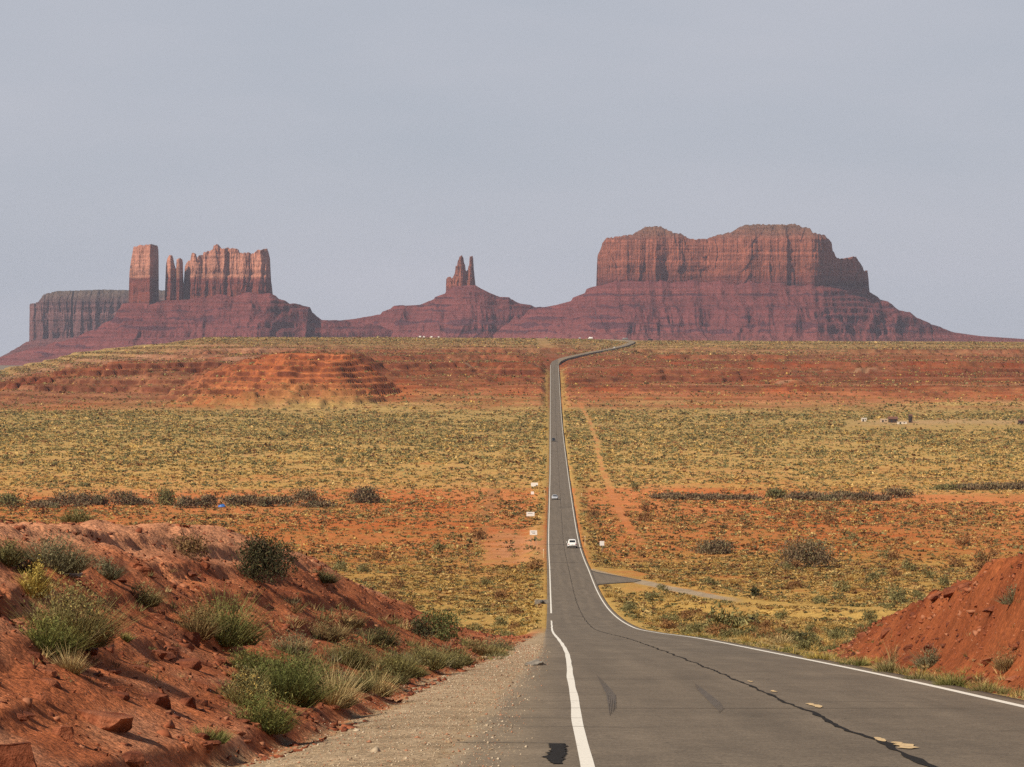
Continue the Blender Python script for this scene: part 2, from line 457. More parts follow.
def height(x, y, detail=True):
    x = np.asarray(x, float); y = np.asarray(y, float)
    d = np.hypot(x, y)
    yy = np.clip(y, -60, 5400)
    s = S(yy); c = XL(np.clip(yy, -60, 3400)) + LANE / 2
    px = CX + F_PX * x / np.maximum(y, 15.0)
    px = np.clip(px, -900, 1900)
    # plain and far slope
    n_big = fbm(x / 420, y / 420, 4, 3)
    z = np.array(s + 0 * x)
    lat = sm(np.abs(x - c), 12, 160)
    z = z + n_big * lat * np.interp(y, [300, 700, 2000], [0.5, 1.5, 3.0])
    z = z + np.interp(y, [120, 300, 800, 1600], [-0.5, -1.0, -1.1, -0.8]) * sm(np.abs(x - c), 5.0, 11)
    fm = y > 2190
    if fm.any():
        wf, hill = far_hill(x[fm], y[fm], px[fm])
        z[fm] = z[fm] * (1 - wf) + hill * wf
    # beyond the crest the land falls away to the basin under the buttes
    wb = sm(y, 5150, 7200)
    z = z * (1 - wb) - 74 * wb
    side = sm(np.abs(np.arctan2(x, np.maximum(y, 1e-3))), 0.5, 1.2) * sm(y, 1500, 4000)
    z = z * (1 - side) - 60 * side
    # upper road: level the ground to it
    near = (y > 3050) & (y < 5500) & (np.abs(x) < 700)
    if near.any():
        xa = x[near]; ya = y[near]
        best = np.full(xa.shape, 1e9); zb = np.zeros(xa.shape)
        for q in UPR:
            dd = np.hypot(xa - q[0], ya - q[1]); k = dd < best
            best = np.where(k, dd, best); zb = np.where(k, q[2], zb)
        w = (1 - sm(best, 7, 42)) * sm(ya, 3080, 3240)
        zz = z[near]
        z[near] = zz * (1 - w) + (zb - 1.2 * (1 - sm(best, 4.5, 9)) - 0.5) * w
    # near hillside: natural ground left and right, cut through by the road
    nb = y < 650
    if nb.any():
        xa = x[nb]; ya = np.clip(y[nb], -60, 650); za = z[nb]; sa = s[nb]
        ca = XL(ya) + LANE / 2
        toe = TOE_L(np.minimum(ya, 330)) + 0.45 * perlin(ya / 7.0, 0.3 + 0 * ya, 61) * sm(ya, 20, 40); cr = CR_L(np.minimum(ya, 330))
        toe = np.where(ya > 330, toe + (ya - 330) * .0107, toe); cr = np.where(ya > 330, cr + (ya - 330) * .0107, cr)
        t = np.clip((toe - xa) / np.maximum(toe - cr, 0.8), 0, 3)
        pl = PLAT_L(np.minimum(ya, 600))
        wl = 1 - sm(ya, 420, 640)
        rr = fbm(xa / 2.3, ya / 4.5, 5, 71) ; r2 = fbm(xa / 0.75, ya / 1.6, 4, 81, ridged=True); r3 = fbm(xa / 9, ya / 16, 3, 87)
        shp = np.where(t < 1, t * t * (3 - 2 * t) * 0.55 + t * 0.45, 1)
        tn = np.clip(t, 0, 1.0)
        hgt = (pl - sa) * shp
        fade = np.clip((pl - sa + 1.5) / 4.0, 0, 1)
        hgt = hgt + tn * fade * ((0.5 - 0.25 * sm(t, .7, 1)) * rr + (0.14 - .08 * sm(t, .8, 1.05)) * r2 + 0.3 * r3 * sm(t, 0.1, .6) * (1 - sm(t, .7, 1)) - 0.22 * sm(t, .6, 1))
        # rock ledges in the cut
        lz = hgt + 0.25 * r3
        lt = terrace(lz, 0.62, 0.3) - (lz - hgt)
        led = 0.7 * sm(t, 0.12, 0.35) * fade * sm(fbm(xa / 5, ya / 9, 2, 91), -0.3, 0.25)
        hgt = hgt * (1 - led) + lt * led
        hgt = hgt - np.clip(t - 1.0, 0, 3) * 0.25
        zl = sa + hgt
        ml = wl * sm(toe - xa, -0.05, 0.35)
        za = za * (1 - ml) + zl * ml
        # right bank
        toer = TOE_R(np.minimum(ya, 400)) + 0.3 * perlin(ya / 6.0, 4.3 + 0 * ya, 62); crr = CR_R(np.minimum(ya, 400))
        t = np.clip((xa - toer) / np.maximum(crr - toer, 0.8), 0, 3)
        pr = PLAT_R(np.minimum(ya, 400))
        wr = 1 - sm(ya, 150, 330)
        tn = np.clip(t, 0, 1); shp = tn * 0.6 + tn * tn * (3 - 2 * tn) * 0.4
        hgt = np.maximum(pr - sa, -1.0) * shp + tn * (0.30 * rr + 0.18 * r2 + 0.34 * (fbm(ya / 3.2 + 0.4 * xa, xa / 30, 3, 63, ridged=True) - .2)) * np.clip((pr - sa) / 2, 0.1, 1) + np.clip(t - 1, 0, 3) * 0.25
        mr = wr * sm(xa - toer, -0.05, 0.35)
        za = za * (1 - mr) + (sa + hgt) * mr
        z[nb] = za
    sdm = (y > 420) & (y < 680) & (x > c) & (x < c + 60)
    if sdm.any():
        w = 1 - sm(side_road_dist(x[sdm], y[sdm]), 7.5, 13)
        z[sdm] = z[sdm] * (1 - w) + (s[sdm] - 0.12) * w
    # roadbed
    ext_l = np.interp(y, [0, 40, 60, 110, 200, 300], [1.7, 1.5, 1.35, 1.0, 0.6, 0.5])
    el = c - LANE / 2 - ext_l; er = c + LANE / 2 + 0.5
    dist = np.maximum(el - x, x - er)                     # >0 outside the pavement
    onr = (y < 3240)
    sink = -(0.13 + 0.0005 * np.clip(y, 0, 3200)) * (1 - sm(dist, -0.45, -0.02 + 0.0002 * np.clip(y, 0, 3000)))
    wr_ = (1 - sm(dist, 0.25 + 0.0006 * np.clip(y, 0, 3200), 2.5 + 0.002 * np.clip(y, 0, 3200))) * onr
    # do not flatten banks
    edge = s - 0.025 - 0.0001 * np.clip(y, 0, 3200)
    z = z * (1 - wr_) + edge * wr_ + sink * onr
    if detail:
        det = (1 - wr_)
        z = z + det * 0.05 * fbm(x / 0.9, y / 0.9, 3, 99) * np.clip(1.5 - y / 600, 0, 1)
        z = z + det * 0.25 * fbm(x / 6, y / 6, 3, 98) * sm(np.abs(x - c), 7, 20) * sm(y, 130, 300)
    return z

def ybase(y):
    return HY - S(np.clip(y, 30, 5400)) * F_PX / np.clip(y, 30, 6000)

# colour of the earth and the grass on it, by distance zone (keyed on the zone's place on the road profile)
ZK = [337, 346, 352, 362, 385, 395, 404, 411, 427, 455, 486, 493, 512, 545, 560, 600, 640, 720]
ZE = np.array([(.38,.24,.125),(.34,.18,.09),(.30,.13,.07),(.25,.075,.036),(.25,.085,.04),(.33,.12,.055),(.40,.17,.08),(.46,.27,.13),(.46,.27,.125),(.47,.28,.12),
               (.50,.25,.10),(.54,.21,.075),(.50,.18,.06),(.47,.165,.05),(.46,.20,.07),(.46,.25,.09),(.44,.26,.10),(.34,.22,.11)])
ZG = np.array([(.30,.22,.10),(.27,.18,.085),(.24,.13,.07),(.17,.075,.038),(.17,.08,.036),(.27,.13,.05),(.29,.18,.075),(.34,.255,.105),(.34,.255,.10),(.42,.30,.11),
               (.44,.29,.10),(.36,.20,.07),(.35,.19,.065),(.37,.19,.06),(.41,.25,.075),(.45,.31,.10),(.43,.31,.11),(.34,.25,.11)])
ZG[7:11] *= 1.1; ZE[7:11] *= 1.06; ZG = ZG * np.array([1.04, .93, .80]); ZE = ZE * np.array([1.02, .94, .88])
ZF = np.array([.7,.6,.45,.4,.4,.3,.45,.58,.6,.55,.48,.26,.36,.4,.5,.6,.65,.7])
ZBF = np.array([.7,.6,.45,.4,.4,.3,.5,.8,.78,.7,.55,.28,.42,.46,.58,.66,.7,.7])

def path_mask(x, y, pts, half, yr):
    P = np.array([(px2x(p, d), d) for p, d in pts])
    xc = np.interp(y, P[:, 1], P[:, 0])
    return (1 - sm(np.abs(x - xc), half * 0.6, half * 1.3)) * (y > yr[0]) * (y < yr[1])

TRAIL = [(645, 820), (632, 905), (618, 1090), (607, 1330), (600, 1560), (597, 1850), (590, 2180), (580, 2450)]
TRACK = [(455, 760), (475, 850), (495, 1280), (515, 1850), (530, 2280)]
TRACK2 = [(385, 520), (402, 600), (425, 680), (452, 760)]

def ground_colour(x, y, z, slope=None):
    n = len(x)
    yb = ybase(y) + 16 * fbm(x / 130, y / 130, 4, 201) * np.interp(y, [100, 600, 1800, 2600, 4000], [1, .8, .45, .8, .35])
    e = np.stack([np.interp(yb, ZK, ZE[:, k]) for k in range(3)], 1)
    g = np.stack([np.interp(yb, ZK, ZG[:, k]) for k in range(3)], 1)
    fr = np.interp(yb, ZK, ZF)
    m = 0.5 + 0.5 * (0.55 * fbm(x / 38, y / 38, 4, 211) + 0.6 * fbm(x / 7, y / 9, 4, 221) + 0.35 * fbm(x / 2.1, y / 2.1, 2, 231))
    gm = sm(fr - m + 0.22, -0.06, 0.36)
    red = sm(fbm(x / 60, y / 110, 4, 241), -0.1, 0.35)[:, None]
    e = e * (1 - 0.45 * red * np.array([0.12, 0.62, 0.95]))
    col = e * (1 - gm[:, None]) + g * gm[:, None]
    # steep faces in the far scarp are coloured darker red; strata by height
    hillw = sm(y, 2300, 2500) * (1 - sm(y, 5000, 5300))
    px = CX + F_PX * x / np.maximum(y, 15)
    st = perlin(z / 1.7, 0 * z + x / 900, 251) + .6 * perlin(z / .8, x / 300, 254)
    leftw = hillw * (1 - sm(px, 520, 600)) * (1 - sm(z, -6, 4))
    orange = np.array([.40, .115, .038])
    spurw = (sm(px, 150, 220) * (1 - sm(px, 400, 430)) * sm(z, -42, -37) * (1 - sm(y, 2640, 2760)))
    k = np.clip(leftw * (0.8 * spurw + 0.15 * sm(fbm(x / 150, y / 300, 3, 252), 0.05, 0.45)), 0, 0.85)[:, None]
    col = col * (1 - k) + orange * k
    pk = (.55 * hillw * (1 - sm(px, 240, 330)) * sm(y, 2960, 3120) * (1 - sm(y, 3900, 4400)) * sm(fbm(x / 60, y / 160, 3, 257), -.5, .3))[:, None]
    col = col * (1 - pk) + np.array([.38, .21, .13]) * pk
    bk = (.6 * hillw * (1 - sm(px, 150, 260)) * sm(y, 2420, 2560) * (1 - sm(y, 2860, 2960)))[:, None]
    col = col * (1 - bk) + np.array([.235, .105, .055]) * bk
    col = col * (1 + 0.42 * (st * hillw)[:, None] * np.array([.8, 1.1, 1.2])) * (1 + 0.35 * (fbm(x / 28, y / 70, 4, 253) * hillw)[:, None])
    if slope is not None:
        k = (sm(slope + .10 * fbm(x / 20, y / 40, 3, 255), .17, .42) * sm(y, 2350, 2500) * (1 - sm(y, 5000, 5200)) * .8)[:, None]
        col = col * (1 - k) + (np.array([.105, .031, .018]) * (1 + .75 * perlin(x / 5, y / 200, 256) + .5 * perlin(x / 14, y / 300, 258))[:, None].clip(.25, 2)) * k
    # roadside verges
    c = XL(np.clip(y, -60, 3400)) + LANE / 2
    u = np.abs(x - c)
    wob = 2.2 * perlin(y / 60, x * 0, 261) + perlin(x / 3, y / 12, 262)
    ver = sm(u + .5 * wob, 4.1, 5.6) * (1 - sm(u + 1.6 * wob, 6.0, 10.5)) * sm(y, 260, 420) * (1 - sm(y, 3000, 3200)) * 0.75
    vc = np.array([.40, .26, .075])
    col = col * (1 - ver[:, None]) + vc * ver[:, None]
    # dirt of the track, pull-out and old trail
    sand = np.array([.52, .20, .075])
    for msk, cc in ((0.85 * path_mask(x, y, TRAIL, 1.3 + 1.1 * perlin(y / 40, 0 * y, 272), (860, 2440)), sand), (0.45 * path_mask(x, y, TRACK, 2.2, (780, 2250)), np.array([.16, .12, .055])),
                    (0.5 * path_mask(x, y, TRACK2, 1.6, (530, 760)), np.array([.46, .33, .13]))):
        msk = msk * sm(fbm(x / 6, y / 40, 4, 271), -0.35, 0.3)
        col = col * (1 - msk[:, None]) + cc * msk[:, None]
    pull = np.exp(-(((x - px2x(520, 830)) / 9.0) ** 2 + ((y - 820) / 110) ** 2)) * sm(fbm(x / 8, y / 20, 3, 281), -0.5, 0.2)
    pull = np.clip(pull * 1.2, 0, 0.9)
    col = col * (1 - pull[:, None]) + np.array([.50, .22, .10]) * pull[:, None]
    # pale wash floors
    for (a, b, w, d0) in ((300, 900, 7, 3085), (-200, 548, 9, 3080), (560, 1100, 5, 2750), (830, 1300, 40, 2170)):
        wv = np.exp(-((y - d0 - 25 * perlin(x / 120, 0 * x, 291)) / w) ** 2) * sm(px, a, a + 60) * (1 - sm(px, b - 40, b)) * 0.5
        col = col * (1 - wv[:, None]) + np.array([.42, .27, .16]) * wv[:, None]
    sdd = side_road_dist(x, y)
    w = (1 - sm(sdd, 1.4, 2.3)) * (1 - sm(px, 715, 750))
    col = col * (1 - w[:, None]) + np.array([.36, .275, .185]) * w[:, None]
    # near banks: red earth and rock, tan gravel on the shoulder
    nb = 1 - sm(y, 175, 260)
    toe = TOE_L(np.clip(y, -60, 330)) + 0.45 * perlin(np.clip(y, -60, 650) / 7.0, 0.3 + 0 * y, 61)
    nbk = 1 - sm(y, 205, 330)
    lb = sm(toe - x + 0.5 * fbm(x / .8, y / 1.5, 3, 301), -0.3, 0.2) * nbk
    toer = TOE_R(np.clip(y, -60, 400))
    rb = sm(x - toer - 0.25 + 0.3 * fbm(x / .8, y / 1.5, 3, 302), 0.0, 0.6) * (1 - sm(y + 20 * perlin(x / 4, y / 12, 303), 112, 140))
    bn = 0.5 + 0.5 * fbm(x / 2.2, y / 5, 5, 311)
    bn = np.clip((bn - .5) * 1.7 + .5, 0, 1); bcol = np.array([.27, .068, .026]) * (1 - bn[:, None]) + np.array([.60, .205, .082]) * bn[:, None]
    top = sm(toe - x + 1.2 * fbm(x / 1.5, y / 4, 3, 322), 4.0, 6.0)[:, None] * sm(y, 34, 48)[:, None] * 0.9  # paler sandy bank top, with sunlit brightness put into the colour
    lcol = bcol * (1 - top) + np.array([.58, .265, .14]) * top
    pale = (sm(fbm(x / 1.1, y / 4, 4, 321), -0.1, 0.4) * (1 - sm(y, 42, 62)) * 0.75)[:, None]  # sunlit patches on the nearest slope, painted into the soil colour
    lcol = lcol * (1 - pale) + np.array([.50, .23, .125]) * pale
    col = col * (1 - lb[:, None]) + lcol * lb[:, None]
    col = col * (1 - rb[:, None]) + (bcol * np.array([.56, .50, .45])) * rb[:, None]
    gsh = nbk * (1 - lb) * (x < c)
    gr = 0.5 + 0.5 * fbm(x / .5, y / 2.5, 4, 331)
    gcol = np.array([.30, .21, .125]) * (1 - gr[:, None]) + np.array([.50, .375, .245]) * gr[:, None]
    col = col * (1 - gsh[:, None]) + gcol * gsh[:, None]
    # right verge of the near road: dry grass litter
    rv = nbk * (1 - sm(y, 130, 200)) * sm(x, c + 3.6, c + 4.0) * (1 - sm(x - toer, -0.3, 0.7))
    col = col * (1 - rv[:, None]) + np.array([.33, .24, .11]) * rv[:, None]
    # basin beyond the crest
    bw = sm(y, 5300, 6200)[:, None]
    col = col * (1 - bw) + np.array([.20, .16, .11]) * bw
    return np.clip(col, 0.01, 0.9)

def build_ground():
    a = np.concatenate([np.linspace(-180, -40, 29)[:-1], np.linspace(-40, -11, 60)[:-1], np.linspace(-11, 11, 620), np.linspace(11, 40, 60)[1:], np.linspace(40, 180, 29)[1:]])
    a = np.radians(a)
    def lg(a0, b0, st): return np.exp(np.arange(math.log(a0), math.log(b0), st))
    r = np.concatenate([lg(1.2, 20, .05), lg(20, 150, .0042), lg(150, 900, .007), lg(900, 2250, .006), lg(2250, 3050, .0015), lg(3050, 5300, .0024), lg(5300, 17000, .04), [17000]])
    A, RR = np.meshgrid(a, r)
    x = (RR * np.sin(A)).ravel(); y = (RR * np.cos(A)).ravel()
    z = height(x, y)
    nr, nc = len(r), len(a)
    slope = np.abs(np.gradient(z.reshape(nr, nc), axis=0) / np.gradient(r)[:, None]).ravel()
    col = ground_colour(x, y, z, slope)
    f = grid_faces(nr, nc)[:, ::-1]
    f = f[:, ::-1]
    v = np.stack([x, y, z], 1)
    me = np_mesh('ground', v, f[:, ::-1], col, smooth=True)
    o = link('ground', me, M_TERR)
    tag(o, 'red desert ground with dry grass running out to the far scarp', None, None, 'structure')
    return o
build_ground()

def hpt(x, y): return float(height(np.array([x]), np.array([y]))[0])
_D = np.exp(np.linspace(math.log(22), math.log(5200), 5000))
def pick(px, py):
    """the point of the ground seen along a direction of view"""
    h = height(px2x(px, _D), _D, False)
    k = np.argmax(h >= py2z(py, _D))
    d = _D[k]
    return Vector((px2x(px, d), d, hpt(px2x(px, d), d)))

# ------------------------------------------------------------------ road
def ribbon(name, rows, mat, colf=None, skirt=0.0):
    """rows: array (n, m, 3); optional skirts hang from both edges"""
    rows = np.asarray(rows, float)
    if skirt:
        l = rows[:, :1].copy(); l[:, :, 2] -= skirt; r = rows[:, -1:].copy(); r[:, :, 2] -= skirt
        rows = np.concatenate([l, rows, r], 1)
    n, m, _ = rows.shape
    v = rows.reshape(-1, 3)
    col = colf(v) if colf else None
    me = np_mesh(name, v, grid_faces(n, m), col, smooth=False)
    return link(name, me, mat)

YR = np.concatenate([np.arange(-40, 260, 0.5), np.arange(260, 900, 2.0), np.arange(900, 3220, 6.0)])
def road_col(v):
    x, y = v[:, 0], v[:, 1]
    c = XL(np.clip(y, -60, 3400)) + LANE / 2
    u = x - c
    base = np.array([.150, .118, .085]) + 0 * v
    far = sm(y, 300, 1200)[:, None]
    base = base * (1 - 0.12 * far) + np.array([.14, .12, .10]) * 0.12 * far
    wt = np.exp(-((np.abs(np.abs(u) - 1.85) - .9) / .35) ** 2)[:, None]
    base = base * (1 - 0.16 * wt) * (1 + 0.10 * fbm(x / 1.2, y / 9, 3, 404))[:, None]
    dust = sm(-u, 3.7, 5.2) * (0.55 + 0.45 * fbm(x / .6, y / 3, 4, 401)) * (1 - sm(y, 190, 260))
    d2 = sm(u, 3.75, 4.2) * 0.4
    dd = np.clip(dust + d2, 0, 1)[:, None]
    return base * (1 - dd) + np.array([.30, .225, .14]) * dd

us = np.array([0, .2, .45, .8, 1.0])
def road_rows(Y):
    rows = []
    el = np.interp(Y, [0, 40, 60, 110, 200, 300], [1.7, 1.5, 1.35, 1.0, 0.6, 0.5])
    xl = XL(Y) ; s = S(Y)
    lat = np.concatenate([np.linspace(0, 1, 7)[:-1] * 0, []])
    cols = []
    for k in range(7): cols.append(xl - el * (1 - k / 6))
    for k in range(1, 13): cols.append(xl + LANE * k / 12)
    cols.append(xl + LANE + 0.25); cols.append(xl + LANE + 0.5)
    X = np.stack(cols, 1)
    rag = 0.16 * perlin(Y / 1.3, 0 * Y, 402) + 0.1 * perlin(Y / .6, 0 * Y, 403)
    X[:, 0] += rag * np.clip(el - .4, 0.1, 1.2)
    Z = np.repeat(s[:, None], X.shape[1], 1)
    return np.stack([X, np.repeat(Y[:, None], X.shape[1], 1), Z], 2)
main_rows = road_rows(YR)
# upper stretch follows its own line
UPP = resample(UPA, 320)
tg = np.gradient(UPP[:, :2], axis=0); tg /= np.linalg.norm(tg, axis=1)[:, None]
nm = np.stack([tg[:, 1], -tg[:, 0]], 1)
uo = np.concatenate([[-LANE/2 - .5 * (1 - k/6) for k in range(7)], [-LANE/2 + LANE * k/12 for k in range(1, 13)], [LANE/2 + .25, LANE/2 + .5]])
up_rows = np.stack([UPP[:, None, 0] + nm[:, None, 0] * uo, UPP[:, None, 1] + nm[:, None, 1] * uo, np.repeat(UPP[:, 2:3], len(uo), 1) + 0.6], 2)
k0 = 3
rd = ribbon('road', np.concatenate([main_rows, up_rows[k0:]]), M_ASPH, road_col, skirt=1.6)
tag(rd, 'long straight grey asphalt highway dipping into the valley and climbing out', None, None, 'structure')

def strip(name, Y, uc, half, mat, dz, label=None, jit=None):
    """painted or sealed strip along the road: centre offset uc from the left edge line"""
    xl = XL(Y); s = S(Y) + dz
    j = jit if jit is not None else 0
    a = np.stack([xl + uc + j - half, Y, s], 1); b = np.stack([xl + uc + j + half, Y, s], 1)
    o = ribbon(name, np.stack([a, b], 1), mat)
    tag(o, label, None, None, 'structure'); return o
far_lift = lambda Y: 0.004 + 0.00003 * np.clip(Y - 100, 0, 3000)
Yl = YR[(YR > -40) & (YR < 3215)]
# painted lines are wider than life far off only because they are real 15 cm lines; gaps where worn
hw = 0.074 + 0.012 * perlin(Yl / 9, 0 * Yl, 410) + 0.006 * perlin(Yl / .5, 0 * Yl, 416)
strip('road_edge_line', Yl[Yl < 357], 0.0, hw[Yl < 357], M_WHITE, far_lift(Yl[Yl < 357]), 'solid white edge line on the left side of the road', 0.03 * perlin(Yl[Yl < 357] / 14, 0 * Yl[Yl < 357], 411))
q = Yl > 405
strip('road_edge_line', Yl[q], 0.0, 0.10, M_WHITE, far_lift(Yl[q]), 'white edge line continuing on the left down in the valley')
strip('road_edge_line', Yl, LANE, 0.085, M_WHITE, far_lift(Yl), 'solid white edge line on the right side of the road')
# tar-sealed centre joint, wandering
jc = 0.10 * perlin(Yl / 5.5, 0 * Yl, 412) + 0.06 * perlin(Yl / 1.3, 0 * Yl, 413)
hwc = np.clip(0.030 + 0.045 * perlin(Yl / 2.1, 0 * Yl, 414) + 0.03 * perlin(Yl / .8, 0 * Yl, 415) + np.clip(60 - Yl, 0, 40) * 0.0009, 0.018, 0.2)
strip('road_tar_joint', Yl, LANE / 2 - .05, hwc, M_TAR, far_lift(Yl) + 0.004, 'wandering black tar seal along the middle of the road', jc)
# worn yellow centre dashes
for i, (a, b, w0, ox) in enumerate([(39.5, 41.4, .12, .17), (41.5, 42.8, .07, .05), (54.6, 57, .09, .28), (64, 65.2, .06, .17), (72, 73.2, .06, .16)]):
    Y = np.linspace(a, b, 14)
    hw2 = w0 * np.clip(0.75 + 0.9 * perlin(Y * 2.6, 0 * Y, 420 + i), 0.12, 1.3) * np.minimum(1, np.minimum(np.linspace(.3, 6, 14), np.linspace(5, .2, 14)))
    o = strip('road_centre_dash', Y, LANE / 2 + ox, hw2, M_YELLOW, 0.012, None, 0.04 * perlin(Y, 0 * Y, 430 + i))
    tag(o, 'worn yellow centre dash beside the black tar seal', None, 'yellow centre dashes', 'structure')

def blob_strip(name, pts, w, mat, dz, label, n=40, rag=0.3, seed=0):
    """a mark on the road given by centreline points (x from left edge line, y)"""
    P = np.array(pts, float)
    seg = np.r_[0, np.cumsum(np.linalg.norm(np.diff(P, axis=0), axis=1))]
    s = np.linspace(0, seg[-1], n)
    X = np.interp(s, seg, P[:, 0]); Y = np.interp(s, seg, P[:, 1])
    t = np.stack([np.gradient(X), np.gradient(Y)], 1); t /= np.linalg.norm(t, axis=1)[:, None]
    nrm = np.stack([t[:, 1], -t[:, 0]], 1)
    W = np.interp(np.linspace(0, 1, n), np.linspace(0, 1, len(w)), w)
    L = W * (1 + rag * perlin(s * 4, 0 * s, 440 + seed)); Q = W * (1 + rag * perlin(s * 4, 0 * s + 9, 450 + seed))
    def pt(k, sg): 
        xx = X - sg * nrm[:, 0] * k; yy = Y - sg * nrm[:, 1] * k
        return np.stack([XL(yy) + xx, yy, S(yy) + dz], 1)
    o = ribbon(name, np.stack([pt(L, 1), pt(Q, -1)], 1), mat)
    tag(o, label, None, None, 'structure'); return o
for k in range(5):
    o_ = (k - 2) * .035
    blob_strip('skid_mark', [(.56 + o_, 51 + k * .8), (.68 + o_, 62), (.66 + o_ * .6, 80 - 2 * k)], [.004, .016, .012, .003], M_SKID, 0.009, 'faint dark rubber skid streak curving beside the left edge line', rag=.5, seed=20 + k)['group'] = 'skid streaks beside the left line'
    blob_strip('skid_mark', [(2.28 + o_, 52.5 + .4 * k), (2.38 + o_, 58), (2.5 + o_, 67 + k)], [.008, .02, .016, .004], M_SKID, 0.009, 'faint dark rubber skid streak in the middle of the left lane', rag=.5, seed=30 + k)['group'] = 'skid streaks in the left lane'
blob_strip('tar_patch', [(-.30, 35.9), (-.33, 37.4), (-.28, 39.2), (-.31, 41.0)], [.05, .11, .09, .10], M_TAR, 0.009, 'black tar patch on the shoulder beside the white line', rag=1.0, seed=3)
for i, (y0, a, b, w) in enumerate([(41.4, -1.6, -.3, .03), (46.5, -1.2, 1.1, .02), (50, -1.1, 0.2, .025), (54.6, -1.2, 7.2, .03), (58.5, -1.1, .1, .02), (64, -1, 0.3, .02), (75, -.9, 6.8, .03),
                                   (90, -.8, .5, .03), (118, -.5, 7, .04), (142, 0, 7, .05), (45, 5.4, 7.0, .02), (58, 4.1, 6.2, .02), (200, 0, 7.2, .06), (330, 0, 7.2, .12), (690, 0, 7.2, .35), (810, 0, 7.2, .3), (1065, 2.8, 7.2, .8)]):  # last entry is a wider dark strip on the silver car's right
    blob_strip('road_crack', [(a, y0), ((a + b) / 2, y0 + .2 * random.uniform(-1, 1)), (b, y0 + .3 * random.uniform(-1, 1))], [w, w * 1.3, w * .6], M_SEAM, 0.007 + 0.00003 * y0,
               'thin dark crack or strip running across the road surface', seed=10 + i)['group'] = 'cracks across the road'
# asphalt apron of the side road
def apron():
    P = [(px2x(p, d), d) for p, d in [(583, 655), (597, 628), (622, 604), (641, 586), (634, 577), (612, 570), (599, 563), (592, 548)]]
    bm = bmesh.new(); vs = []
    left = [(XL(655) + LANE + .3, 655), (XL(600) + LANE + .3, 600), (XL(548) + LANE + .3, 548)]
    top = [P[0], P[1], P[2], P[3]]; bot = [P[7], P[6], P[5], P[4]]
    n = 24
    A = np.array(top); B = np.array(bot)
    tt = np.linspace(0, 3, n)
    a = np.stack([np.interp(tt, range(4), A[:, k]) for k in range(2)], 1); b = np.stack([np.interp(tt, range(4), B[:, k]) for k in range(2)], 1)
    rows = []
    for k in range(n):
        row = []
        for q in np.linspace(0, 1, 9):
            p = b[k] * (1 - q) + a[k] * q
            row.append((p[0], p[1], S(p[1]) - 0.02 - 0.0 * k))
        rows.append(row)
    o = ribbon('side_road', np.array(rows)[:, ::-1], M_ASPH, lambda v: np.array([.150, .118, .085]) + 0 * v, skirt=1.2)
    tag(o, 'grey asphalt turn-off leaving the right side of the road', None, None, 'structure')
apron()

# ------------------------------------------------------------------ buttes
def prof(pts, d):
    xs = np.array([px2x(p, d) for p, _ in pts]); zs = np.array([py2z(y, d) for _, y in pts])
    return lambda x: np.interp(x, xs, zs)
ZB = -76.0

def talus(name, d, hx, plan, px0, px1, mat, parent, seed, steep=1.7, ledges=(), back=260, under=None):
    """scree slope: crest profile hx(x) along the foot of the cliffs, falling towards and away from the viewer"""
    pxs = np.linspace(px0, px1, int((px1 - px0) * 1.6))
    yop = np.interp(pxs, [q[0] for q in plan], [q[1] for q in plan])
    xs = px2x(pxs, d + yop)
    zt_ = py2z(np.interp(pxs, [q[0] for q in hx], [q[1] for q in hx]), d + yop)
    f = lambda X_: np.interp(X_, xs, zt_)
    yo = lambda X_: np.interp(X_, xs, yop)
    vv = np.concatenate([-np.linspace(1.3, 0, 40)[:-1] ** 1.2, [0], np.linspace(0, 1.25, 240)[1:] ** 1.15])
    X, V = np.meshgrid(xs, vv)
    top = f(X) - ZB
    W = steep * np.maximum(top, 30) + 60
    fr = np.clip(1 - np.abs(V), -0.02, 1)
    g = np.where(fr > 0, 0.52 * fr + 0.48 * fr ** 2.2, fr)
    Y0 = d + yo(X)
    Y = Y0 - V * W
    Y = np.where(V < 0, Y0 + back * np.minimum(1, np.abs(V) * 6) - V * W, Y)
    gx = X / 95 + 0.5 * fbm(X / 160, V * 2.0, 2, 505 + seed)
    gul = fbm(gx, V * 1.6 + 3, 5, 500 + seed, ridged=True)
    bod = fbm(X / 260, V * 1.4, 4, 510 + seed)
    H = top * g
    env = np.clip(fr * (1 - fr) * 4, 0, 1)
    H = H + env * (gul * 0.085 + bod * 0.13) * np.maximum(top, 40) + np.clip(env * 3, 0, 1) * 3.0 * fbm(X / 18, Y / 18, 4, 515 + seed)
    if under:
        mu = sm(pxs, under[0] + 4, under[0] + 22) * (1 - sm(pxs, under[1] - 26, under[1] - 4))
        H = H + mu[None] * sm(fr, .45, .93) * (V >= 0) * (16 * fbm(X / 105, 0 * X, 3, 518 + seed, ridged=True) - 2)
    # hard ledges stand as small steps at fixed heights
    zabs = H + ZB + 4.0 * fbm(X / 140, Y / 140, 3, 520 + seed)
    for zl, hh in ledges:
        q = (zabs - zl)
        stepw = sm(fbm(X / 110, Y * 0 + zl, 3, 530 + seed), -0.45, 0.1)
        H = H + stepw * hh * (sm(q, -hh * 0.5, hh * 0.25) - sm(q, hh * 0.25, hh * 3.2)) * np.clip((1 - fr) * 25, 0, 1)
    # the crest itself keeps the profile
    Z = ZB + H
    v = np.stack([X, Y, Z], -1).reshape(-1, 3)
    me = np_mesh('talus', v, grid_faces(*X.shape)[:, ::-1], smooth=False)
    return link(name, me, mat, parent)

